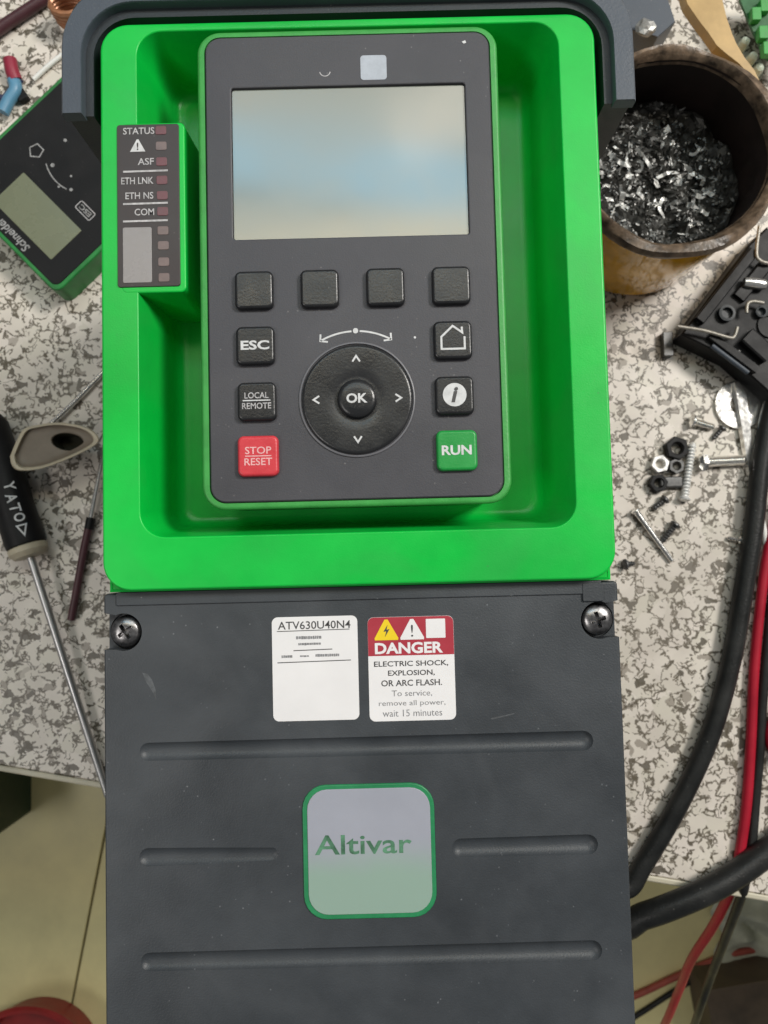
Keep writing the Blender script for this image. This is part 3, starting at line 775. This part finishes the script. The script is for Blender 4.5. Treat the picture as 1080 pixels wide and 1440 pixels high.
# ------- top-left litter
cn = thing('butt_connector', 'red and light blue crimp connector near the top left corner', 'connector')
obj('red_sleeve', tube_bm(spline([at(14, 84, 5), at(17, 100, 5), at(22, 113, 4)], 5), 3.6, 12), 'red_sleeve', cn, True)
obj('blue_sleeve', tube_bm(spline([at(19, 112, 4), at(22, 126, 4), at(12, 142, 4), at(4, 158, 4)], 5), 3.4, 12), 'blue_sleeve', cn, True)
o = obj('wire_end', tube_bm(spline([at(-8, 132, 3), at(4, 138, 3), at(14, 128, 3), at(30, 112, 2)], 6), 1.6, 10), 'navy', None, True)
tag(o, 'short navy wire end beside the red and blue connector', 'wire')
o = obj('wire_end', tube_bm(spline([at(47, 112, 2), at(62, 98, 2), at(76, 86, 2), at(92, 74, 2)], 5), 1.3, 10), 'white', None, True)
tag(o, 'short white wire end above the spare keypad', 'wire')
o = obj('maroon_cable', tube_bm(spline([at(-30, 62, 4), at(0, 40, 4), at(30, 20, 4), at(60, 0, 4), at(90, -25, 4)], 5), 3.2, 12), 'maroon', None, True)
tag(o, 'dark maroon cable crossing the top left corner of the bench', 'cable')
o = obj('copper_coil', tube_bm([p for p in [at(98, 12, 12) + Vector((9 * math.cos(k * 0.5), 6 * math.sin(k * 0.5), -9 + k * 0.22)) for k in range(64)]], 1.6, 8), 'copper', None, True)
tag(o, 'brown copper coil at the top edge beside the dark hood', 'coil')
o = obj('metal_crumb', slab_bm(0, 0, 3, 4, 1.4, 0, 4, bev=1.2), 'black', None, True); o.location = at(32, 137, 0) * MM
o.rotation_euler = (0, 0, 0.6); tag(o, 'small black plastic plug touching the spare keypad edge', 'plug'); o.name = 'plastic_plug'

# ================================================================== pot with swarf
pot = thing('solder_pot', 'round amber pot with scorched rim full of metal swarf', 'pot', (143, 168, 0))
def ring(r, z, n=48, seed=0, wob=0.0):
    rn = random.Random(seed); ph = [rn.uniform(0, 6.28) for _ in range(4)]
    out = []
    for k in range(n):
        a = 2 * math.pi * k / n
        rr = r + wob * (math.sin(3 * a + ph[0]) * 0.5 + math.sin(5 * a + ph[1]) * 0.35 + math.sin(9 * a + ph[2]) * 0.2)
        out.append((rr * math.cos(a), rr * math.sin(a), z + wob * 0.6 * math.sin(4 * a + ph[3])))
    return out
obj('wall', loft(bmesh.new(), [ring(40.5, 0), ring(43, 1.2), ring(44.5, 5), ring(46.2, 40, wob=0.3), ring(47, 69, wob=0.4)], True, False), 'pot_out', pot, True)
obj('rim', loft(bmesh.new(), [ring(46.9, 67, seed=1, wob=0.3), ring(48.6, 68.5, seed=1, wob=1.0), ring(49.6, 72.0, seed=2, wob=1.6), ring(48.2, 74.6, seed=2, wob=1.6), ring(45.6, 75.0, seed=5, wob=1.7), ring(44.0, 73.4, seed=5, wob=1.6), ring(42.8, 69.0, seed=3, wob=0.9)], False, False), 'pot_rim', pot, True)
obj('lining', loft(bmesh.new(), [ring(43.4, 71.5, seed=3, wob=0.9), ring(43.0, 50), ring(42, 10), ring(38, 4)], False, True), 'pot_in', pot, True)
rnd = random.Random(11)
bm = bmesh.new()
# lumpy bed of grey dross
NB, NRW = 72, 26
def bedz(x_, y_):
    from mathutils import noise as mn
    v = Vector((x_, y_, 0))
    return 42 + 5.0 * mn.noise(v * 0.07) + 3.2 * mn.noise(v * 0.2 + Vector((9, 2, 0))) + 1.6 * abs(mn.noise(v * 0.5)) - 0.10 * (x_ + y_) * 0.7
bed = []
for i in range(NRW):
    rr = 42.0 * i / (NRW - 1)
    rowv = []
    for k in range(NB):
        a = 2 * math.pi * k / NB
        x_, y_ = rr * math.cos(a) + rnd.uniform(-.4, .4), rr * math.sin(a) + rnd.uniform(-.4, .4)
        rowv.append(bm.verts.new((x_, y_, bedz(x_, y_) + rnd.uniform(-.5, .5))))
    bed.append(rowv)
for i in range(NRW - 1):
    for k in range(NB):
        j = (k + 1) % NB
        f = bm.faces.new((bed[i][k], bed[i][j], bed[i + 1][j], bed[i + 1][k])); f.material_index = 0
for q in range(1500):
    a = rnd.uniform(0, 6.283); rr = 40.5 * math.sqrt(rnd.random())
    c = Vector((rr * math.cos(a), rr * math.sin(a), bedz(rr * math.cos(a), rr * math.sin(a)) + rnd.uniform(0.0, 1.6)))
    big = rnd.random() < 0.06
    L_ = rnd.uniform(0.8, 3.2) * (2.2 if big else 1); W_ = rnd.uniform(0.5, 1.5)
    d = Vector((rnd.gauss(0, 1), rnd.gauss(0, 1), rnd.gauss(0, 0.45))).normalized()
    s = d.cross(Vector((rnd.gauss(0, .6), rnd.gauss(0, .6), 1))).normalized(); nn = d.cross(s)
    kdr = rnd.random(); hot = math.exp(-((c.x + 14) ** 2 + (c.y + 12) ** 2) / 500.0)
    mi = 2 if kdr > 0.975 - 0.20 * hot else (1 if kdr > 0.74 - 0.2 * hot else 0)
    prev = None
    for t in range(4):
        u = t / 3 - 0.5
        ctr = c + d * (L_ * u) + nn * (L_ * 0.5 * (u * u) * rnd.uniform(-1.5, 2.0))
        ww = W_ * (1 - abs(u)) * 0.5
        v1 = bm.verts.new(ctr + s * ww); v2 = bm.verts.new(ctr - s * ww + nn * 0.3)
        if prev:
            f = bm.faces.new((prev[0], v1, v2, prev[1])); f.material_index = mi
        prev = (v1, v2)
for q in range(150):
    a = rnd.uniform(0, 6.283); rr = 37 * math.sqrt(rnd.random())
    c = Vector((rr * math.cos(a) - 3, rr * math.sin(a) - 3, 0)); c.z = bedz(c.x, c.y) + rnd.uniform(0.2, 1.2)
    if c.xy.length > 39: continue
    hot = math.exp(-((c.x + 14) ** 2 + (c.y + 12) ** 2) / 420.0)
    mi = 2 if rnd.random() < 0.02 + 0.3 * hot else (1 if rnd.random() < 0.35 else 0)
    sz = rnd.uniform(0.9, 2.6); rz_ = rnd.uniform(0, 6.28); asp = rnd.uniform(0.25, 0.8)
    g = []
    for i in range(4):
        for j in range(3):
            x_ = (i / 3 - 0.5) * 2 * sz; y_ = (j / 2 - 0.5) * 2 * sz * asp
            x_ += rnd.uniform(-.3, .3) * sz; y_ += rnd.uniform(-.25, .25) * sz
            g.append(bm.verts.new((c.x + x_ * math.cos(rz_) - y_ * math.sin(rz_), c.y + x_ * math.sin(rz_) + y_ * math.cos(rz_), c.z + rnd.uniform(-0.28, 0.28) * sz)))
    for i in range(3):
        for j in range(2):
            f = bm.faces.new((g[i * 3 + j], g[(i + 1) * 3 + j], g[(i + 1) * 3 + j + 1], g[i * 3 + j + 1])); f.material_index = mi
for q in range(34):                    # long curled strips
    a = rnd.uniform(0, 6.283); rr = 34 * math.sqrt(rnd.random())
    x_, y_ = rr * math.cos(a) - 3, rr * math.sin(a) - 3
    hd = rnd.uniform(0, 6.28); turn = rnd.uniform(-0.5, 0.5); L_ = rnd.uniform(5, 13); wd = rnd.uniform(0.5, 1.3)
    mi = 2 if q % 3 == 0 else 1; prev = None
    for t in range(9):
        if math.hypot(x_, y_) > 40: break
        zz = bedz(x_, y_) + 1.5 + 0.7 * math.sin(t * 1.3 + q)
        sx_, sy_ = -math.sin(hd) * wd, math.cos(hd) * wd
        v1 = bm.verts.new((x_ + sx_, y_ + sy_, zz + 0.5 * math.sin(t * .9))); v2 = bm.verts.new((x_ - sx_, y_ - sy_, zz - 0.3))
        if prev:
            f = bm.faces.new((prev[0], v1, v2, prev[1])); f.material_index = mi
        prev = (v1, v2); x_ += math.cos(hd) * L_ / 8; y_ += math.sin(hd) * L_ / 8; hd += turn
sw = obj('metal_swarf', bm, None, None, False, mats=['swarf_dark', 'swarf_mid', 'swarf_light'])
sw.location = Vector((143, 168, 0)) * MM
tag(sw, 'heap of grey metal swarf and dross inside the amber pot', 'swarf', kind='stuff')

# tan tongue, PCB, grey slab behind the pot
def plate(name, pix, z0, z1, mt, label, cat):
    c = sum((at(x, y, z1) for x, y in pix), Vector()) / len(pix)
    pts = [(at(x, y, z1).x, at(x, y, z1).y) for x, y in pix]
    ins = [(p[0] + (c.x - p[0]) * 0.02, p[1] + (c.y - p[1]) * 0.02) for p in pts]
    return tag(obj(name, loft(bmesh.new(), [z3(pts, z0), z3(pts, z1 - 0.6), z3(ins, z1)]), mt), label, cat)
sp = [(958, -20), (966, 5), (982, 28), (996, 46), (1008, 64), (1022, 76), (1040, 90), (1056, 108), (1076, 142), (1080, 138), (1062, 100), (1048, 82), (1036, 62), (1030, 48), (1022, 25), (1016, 0), (1012, -25)]
plate('varnished_tongue', sp, 66.0, 72, 'tan', 'tan varnished tongue tapering down behind the amber pot', 'tongue')
tg = bpy.data.objects['varnished_tongue']
pcb = thing('circuit_board', 'green circuit board with pale terminals in the top right corner', 'circuit board')
pb = [(1032, -30), (1042, 2), (1056, 36), (1076, 80), (1130, 110), (1160, -30)]
pp = [(at(x, y, 22).x, at(x, y, 22).y) for x, y in pb]
obj('board', loft(bmesh.new(), [z3(pp, 20.2), z3(pp, 22)]), 'pcb', pcb)
for i, (px, py) in enumerate(((1062, 22), (1072, 48), (1078, 70), (1074, 10))):
    c = at(px, py, 24); obj('component', slab_bm(c.x, c.y, 2.4, 3.4, 0.6, 21.8, 26, bev=0.4), 'green_dull', pcb, True)
for i, (px, py) in enumerate(((1049, 57), (1060, 78), (1069, 94))):
    c = at(px, py, 18); obj('terminal', lathe_bm((c.x, c.y, 0), (c.x, c.y, 1), [(0, 2.7), (15, 2.7), (18, 2.2), (19, 1.0)], 14), 'solder', pcb, True)
gb = plate('grey_bracket', [(868, -30), (874, 10), (890, 42), (925, 52), (950, 30), (930, -30)], 20, 40, 'guard', 'slate grey bracket behind the hood above the amber pot', 'bracket')
bm = bmesh.new(); rnd = random.Random(3)
bmesh.ops.create_icosphere(bm, subdivisions=2, radius=4.6)
for v in bm.verts: v.co *= rnd.uniform(0.75, 1.2); v.co.z *= 0.55
o = obj('foil_lump', bm, 'swarf_mid'); c = at(908, 40, 44); o.location = c * MM
tag(o, 'small crumpled silver foil lump on the slate grey bracket', 'foil')

# black connector housing on the right
bk = thing('black_module', 'black plastic module with bent wire clips below the amber pot', 'module')
pix = [(958, 470), (1052, 345), (1080, 318), (1150, 430), (1120, 590), (1075, 545), (1030, 505)]
pp = [(at(x, y, 16).x, at(x, y, 16).y) for x, y in pix]
c = sum((Vector(p) for p in pp), Vector((0, 0))) / len(pp)
ins = [(p[0] + (c.x - p[0]) * 0.03, p[1] + (c.y - p[1]) * 0.03) for p in pp]
obj('body', loft(bmesh.new(), [z3(pp, 0), z3(pp, 15), z3(ins, 16)]), 'black', bk)
for pts, r in (([(1068, 318), (1064, 350), (1066, 364), (1080, 370), (1096, 366)], 0.9), ([(1050, 440), (1051, 428), (1058, 424), (1074, 426)], 0.9), ([(953, 459), (990, 465), (1022, 474), (1032, 474), (1037, 460)], 0.9)):
    obj('wire_clip', tube_bm(spline([at(x, y, 20.6) for x, y in pts], 5), r, 10), 'clip_wire', bk, True)
obj('metal_pin', tube_bm([at(1046, 397, 19), at(1052, 397.5, 19), at(1072, 400, 19), at(1077, 401, 19)], [2.4, 2.9, 2.9, 2.2], 14), 'steel', bk, True)
obj('side_bar', tube_bm([at(1001, 486, 16.5), at(1052, 524, 16.5)], 1.4, 10), 'guard', bk, True)
for (xa, ya), (xb, yb), wd, h in (((1062, 352), (985, 450), 2.6, 20), ((1078, 372), (1040, 418), 3.4, 18.5), ((1000, 470), (1066, 520), 2.2, 19), ((1052, 470), (1085, 500), 4.5, 21)):
    p, q = at(xa, ya, h), at(xb, yb, h); d_ = (q - p).normalized(); sd_ = Vector((-d_.y, d_.x, 0)) * wd
    obj('rib', loft(bmesh.new(), [[tuple(v.xy) + (z,) for v in ((p + sd_ * k), (q + sd_ * k), (q - sd_ * k), (p - sd_ * k))] for k, z in ((1, 15.5), (1, h - .6), (.8, h))]), 'black', bk)
for px, py, r in ((1020, 442, 4.2), (1068, 440, 3.0)):
    c = at(px, py, 16); obj('boss', loft(bmesh.new(), [z3(circ(c.x, c.y, rr_, 24), z) for rr_, z in ((r, 15.5), (r, 18.6), (r * .7, 18.8), (r * .62, 16.4))], False, True), 'shaded_slate', bk, True)
for px, py in ((1035, 389), (1017, 410), (999, 432), (1039, 494), (1060, 511), (982, 452)):
    c = at(px, py, 16); obj('rivet', lathe_bm((c.x, c.y, 15), (c.x, c.y, 16), [(0, 1.1), (1.2, 1.1), (1.7, 0.6)], 10), 'steel_dark', bk, True)
c = at(1082, 458, 16); obj('socket_ring', loft(bmesh.new(), [z3(circ(c.x, c.y, r, 28), z) for r, z in ((6.4, 15), (6.4, 17.2), (5.0, 17.2), (4.6, 15.2))], False, True), 'black', bk, True)
c = at(939, 484, 4); o = obj('metal_tab', slab_bm(c.x, c.y, 2.6, 6.5, 0.6, 0, 5, bev=0.4), 'steel_dark', None, True)
tag(o, 'small dull metal tab standing left of the black module', 'tab')

# ================================================================== fasteners on the right
c = at(1040, 569, 1.5)
bm = loft(bmesh.new(), [z3(circ(c.x, c.y, r, 40), z) for r, z in ((5.0, 0.1), (12.9, 0.1), (13.1, 0.5), (12.9, 1.9), (5.2, 1.9), (5.0, 0.1))], False, False)
tag(obj('flat_washer', bm, 'steel', None, True), 'large bright flat washer beside the top of black cable', 'washer')
o = obj('steel_pin', loft(bmesh.new(), [[(p.x + dx, p.y, p.z + dz) for dx, dz in ((-wd, 0), (wd, 0), (wd * .7, 2.4), (-wd * .7, 2.4))] for p, wd in ((at(1034, 539, 2.2), 1.8), (at(1040, 556, 2.2), 3.6), (at(1045, 590, 1.8), 3.4), (at(1050, 630, 1.2), 2.8), (at(1056, 678, 0.3), 1.6))]), 'steel', None)
tag(o, 'tapered steel pin lying across the large flat washer', 'pin')

def screw(label, p0, p1, head_r, shank_r, z=3, thread=True, mt='steel', pitch=1.5, hexh=False, zt=None, name='screw', cat='screw'):
    """head at p0, tip at p1 (photo points on the bench)"""
    head_r *= 1.15; shank_r *= 1.15
    A = at(*p0, max(head_r * 0.9, z)); B = at(*p1, zt if zt is not None else shank_r)
    L_ = (B - A).length
    t = thing(name, label, cat, (0, 0, 0), group='loose fasteners right of the drive')
    hh = head_r * 0.8
    obj('head', lathe_bm(A, B, [(0, head_r * 0.5), (hh * 0.35, head_r * 0.95), (hh * 0.6, head_r), (hh, head_r * (1.0 if hexh else 0.75)), (hh * 1.02, shank_r)], 6 if hexh else 16), mt, t, not hexh)
    prof = [(hh, shank_r)]
    d = hh + 0.5
    while thread and d < L_ - pitch:
        prof += [(d, shank_r * 0.82), (d + pitch * 0.5, shank_r * 1.12)]; d += pitch
    prof += [(L_ - (0.6 if not thread else pitch * 0.4), shank_r * 0.8), (L_, shank_r * (0.15 if not hexh else 0.6))]
    obj('shank', lathe_bm(A, B, prof, 14), mt, t, True)
    return t
screw('long threaded silver screw standing nearest the black bolt cluster', (962, 705), (974, 622), 2.8, 1.8, pitch=1.8, mt='zinc')
screw('slim silver screw lying diagonally next to the green frame', (892, 716), (946, 790), 2.3, 1.4, thread=False)
screw('small bolt with dark head pointing toward the large washer', (970, 591), (1004, 601), 3.2, 1.5, mt='steel', pitch=0.9)
screw('steel bolt lying level, pointing at the black cable', (982, 650), (1048, 647), 4.2, 2.2, mt='steel', hexh=True, pitch=1.2)
screw('short grey screw under the tip of the diagonal silver screw', (952, 735), (930, 762), 2.6, 1.5, mt='steel_dark')
screw('tiny silver screw close beside the black cable', (1044, 760), (1022, 756), 2.0, 1.0, mt='steel')
screw('tiny dark screw at the lower corner of the green frame', (876, 794), (893, 792), 2.6, 1.1, mt='steel_dark')
o = obj('wire_end', tube_bm([at(1071, 730, 2), at(1074, 745, 2), at(1078, 766, 2)], 1.7, 10), 'white', None, True)
tag(o, 'short white wire end right of the black cable', 'wire')
screw('dull screw beside the black nut at the foot of the cluster', (938, 700), (918, 716), 2.4, 1.3, mt='steel_dark')
screw('small bright screw between the large washer and level bolt', (1018, 600), (1002, 618), 2.0, 1.1, mt='steel_dark')
# hex nut and clustered dark nuts
def nut(px, py, r, h, mt, rz, label, z=0.2, nm='hex_nut'):
    c = at(px, py, z + h)
    bm = bmesh.new()
    out = lambda k: [(c.x + r * k * math.cos(R(60 * i / 4 + rz)) / max(1e-6, math.cos(R(((60 * i / 4) % 60) - 30))) * math.cos(R(30)), c.y + r * k * math.sin(R(60 * i / 4 + rz)) / math.cos(R(((60 * i / 4) % 60) - 30)) * math.cos(R(30))) for i in range(24)]
    loft(bm, [z3(circ(c.x, c.y, r * 0.48, 24), z + 0.3), z3(out(0.96), z), z3(out(1.0), z + 0.4), z3(out(1.0), z + h - 0.4), z3(out(0.93), z + h), z3(circ(c.x, c.y, r * 0.55, 24), z + h), z3(circ(c.x, c.y, r * 0.48, 24), z + h - 0.5), z3(circ(c.x, c.y, r * 0.48, 24), z + 0.3)], False, False)
    return tag(obj(nm, bm, mt, None, True), label, 'nut', 'loose fasteners right of the drive')
nut(929, 652, 5.0, 4, 'zinc', 12, 'bright silver nut in the bolt cluster beside green frame')
nut(953, 630, 6.4, 5, 'black', 40, 'black nut above the bright nut in the cluster')
nut(927, 679, 5.0, 4.5, 'black', 5, 'black nut below the bright nut in the cluster')
nut(952, 655, 4.4, 4, 'steel_dark', 25, 'dull grey nut between bright nut and long threaded screw')
c = at(944, 678, 3); o = obj('spring_clip', slab_bm(c.x, c.y, 6.0, 3.0, 1.5, 0, 4, bev=1), 'steel_dark', None, True)
tag(o, 'dull steel clip under the foot of the long threaded screw', 'clip')

# ================================================================== cables
def cable(name, pts, rad, mt, label, n=14, seg=8, cat='cable'):
    return tag(obj(name, tube_bm(spline(pts, seg), rad, n), mt, None, True), label, cat)
cable('thick_cable', [at(1120, 490, 8), at(1090, 560, 6), at(1071, 645, 5.6), at(1060, 740, 5.6), at(1044, 840, 5.6), at(1028, 930, 5.6), at(1000, 1030, 5.6), at(955, 1130, 5.6), at(905, 1215, 5.8), at(880, 1250, 6), Vector((108, -178, 6)), Vector((92, -182, -2)), Vector((84, -184, -60)), Vector((84, -190, -300)), Vector((90, -200, -705))],
      5.0, 'cable', 'thick black cable sweeping down the bench along the right side')
cable('thick_cable', [at(1130, 1160, 7.2), at(1080, 1197, 7.2), at(1040, 1226, 8), at(1000, 1250, 9), at(950, 1272, 8), at(905, 1288, 4), at(860, 1300, -6), Vector((100, -196, -60)), Vector((96, -205, -260)), Vector((120, -230, -708))],
      6.6, 'cable', 'thick black cable crossing the bench edge at lower right')
cable('red_wire', [at(1100, 690, 3), at(1079, 780, 2.8), at(1068, 860, 2.8), at(1060, 950, 2.8), at(1056, 1040, 2.8), at(1050, 1130, 2.8), at(1042, 1190, 2.8), at(1036, 1226, 1.4), at(1031, 1246, -6), at(1004, 1300, -40), at(972, 1350, -80), at(955, 1392, -120), at(935, 1440, -170), at(905, 1500, -330), at(890, 1540, -700)],
      2.7, 'wire_red', 'bright red wire running beside thick cable and over the edge', 10, cat='wire')
cable('black_wire', [at(1120, 640, 3), at(1096, 760, 2.6), at(1082, 880, 2.6), at(1073, 980, 2.6), at(1068, 1060, 2.6), at(1062, 1130, 2.6), at(1056, 1200, 2.2), at(1048, 1240, 1.2), at(1042, 1262, -5), at(1018, 1325, -40), at(998, 1378, -80), at(977, 1440, -130), at(955, 1510, -320), at(945, 1560, -700)],
      2.5, 'cable', 'thin black wire running right of the red wire', 10, cat='wire')
cable('red_wire', [at(1140, 975, 4), at(1102, 1000, 4), at(1085, 1032, 4), at(1098, 1066, 4), at(1140, 1085, 4)], 3.6, 'wire_red', 'loop of red cable bulging in at the right edge', 12, cat='wire')
cable('red_wire', [at(860, 1412, -712), at(900, 1397, -712), at(945, 1376, -711), at(1000, 1352, -711), at(1050, 1337, -711), at(1120, 1330, -711)], 4.6, 'wire_dull_red', 'dusty red wire lying across the floor tiles at lower right', 10, cat='wire')
cable('black_wire', [at(860, 1450, -713), at(905, 1422, -713), at(945, 1396, -712.5), at(990, 1368, -713), at(1010, 1358, -712.5), at(1050, 1352, -713), at(1120, 1345, -713)], 3.6, 'cable', 'black wire lying on the floor under the dusty red wire', 10, cat='wire')

# ================================================================== things on the floor
c = at(34, 1524, -655)
bk2 = thing('red_basin', 'shallow red plastic basin on the floor at lower left', 'basin', (c.x, c.y, -717))
def rg(r, z, n=48): return [(r * math.cos(2 * math.pi * k / n), r * math.sin(2 * math.pi * k / n), z) for k in range(n)]
obj('wall', loft(bmesh.new(), [rg(74, 0), rg(77, 2), rg(88, 55), rg(85.5, 55), rg(73, 4)], True, True), 'bucket', bk2, True)
obj('rim', loft(bmesh.new(), [rg(87, 53), rg(92.5, 53), rg(94, 58), rg(91, 62), rg(86.5, 61), rg(85, 55)], False, False), 'bucket', bk2, True)
c = at(-118, 1150, -570)
dg_ = thing('green_crate', 'dark green crate on the floor below the bench edge', 'crate', (c.x, c.y, -717))
obj('wall', slab_bm(0, 0, 75, 42, 8, 0, 150, bev=3), 'dark_green', dg_, True)
obj('rim', loft(bmesh.new(), [z3(rrect(0, 0, hx, hy_, 8), z) for hx, hy_, z in ((75, 42, 140), (79, 46, 141), (79, 46, 156), (72, 39, 156), (72, 39, 149))], False, False), 'dark_green', dg_, True)
c = at(1115, 1468, -640)
bb = thing('floor_shadow_block', 'dark brown block standing in for floor shadow in the lower right corner', 'shadow_block', (c.x, c.y, -717), R(8))
obj('shadow_body', slab_bm(0, 0, 95, 78, 3, 0, 70, bev=2), 'floor_shadow_block', bb, True)  # made-up block in place of the dark shadow on the floor
obj('block_seam', stroke_bm([(-94, 0), (94, 0)], 3, 70.4), 'maroon', bb)
bm = bmesh.new(); rnd = random.Random(8)
bmesh.ops.create_grid(bm, x_segments=22, y_segments=22, size=55)
for v in bm.verts:
    x_, y_ = v.co.x, v.co.y
    rr = math.hypot(x_, y_) / 55
    v.co.z = 20 * max(0, 1 - rr * 0.8) + 9 * math.sin(x_ * 0.13 + 1.3 * math.sin(y_ * 0.09)) * max(0, 1.1 - rr * 0.7) + 6 * math.sin(y_ * 0.17 + x_ * 0.05) + rnd.uniform(-1, 1) + 6
    v.co.z = max(v.co.z, 1.5)
    v.co.x *= 1 + 0.12 * math.sin(y_ * 0.1); v.co.y *= 1 + 0.15 * math.sin(x_ * 0.08)
o = obj('crumpled_rag', bm, 'rag', None, True); c = at(1068, 1300, -700); o.location = Vector((c.x, c.y, -717)) * MM
tag(o, 'crumpled pale rag on the floor near the red floor wire', 'rag')
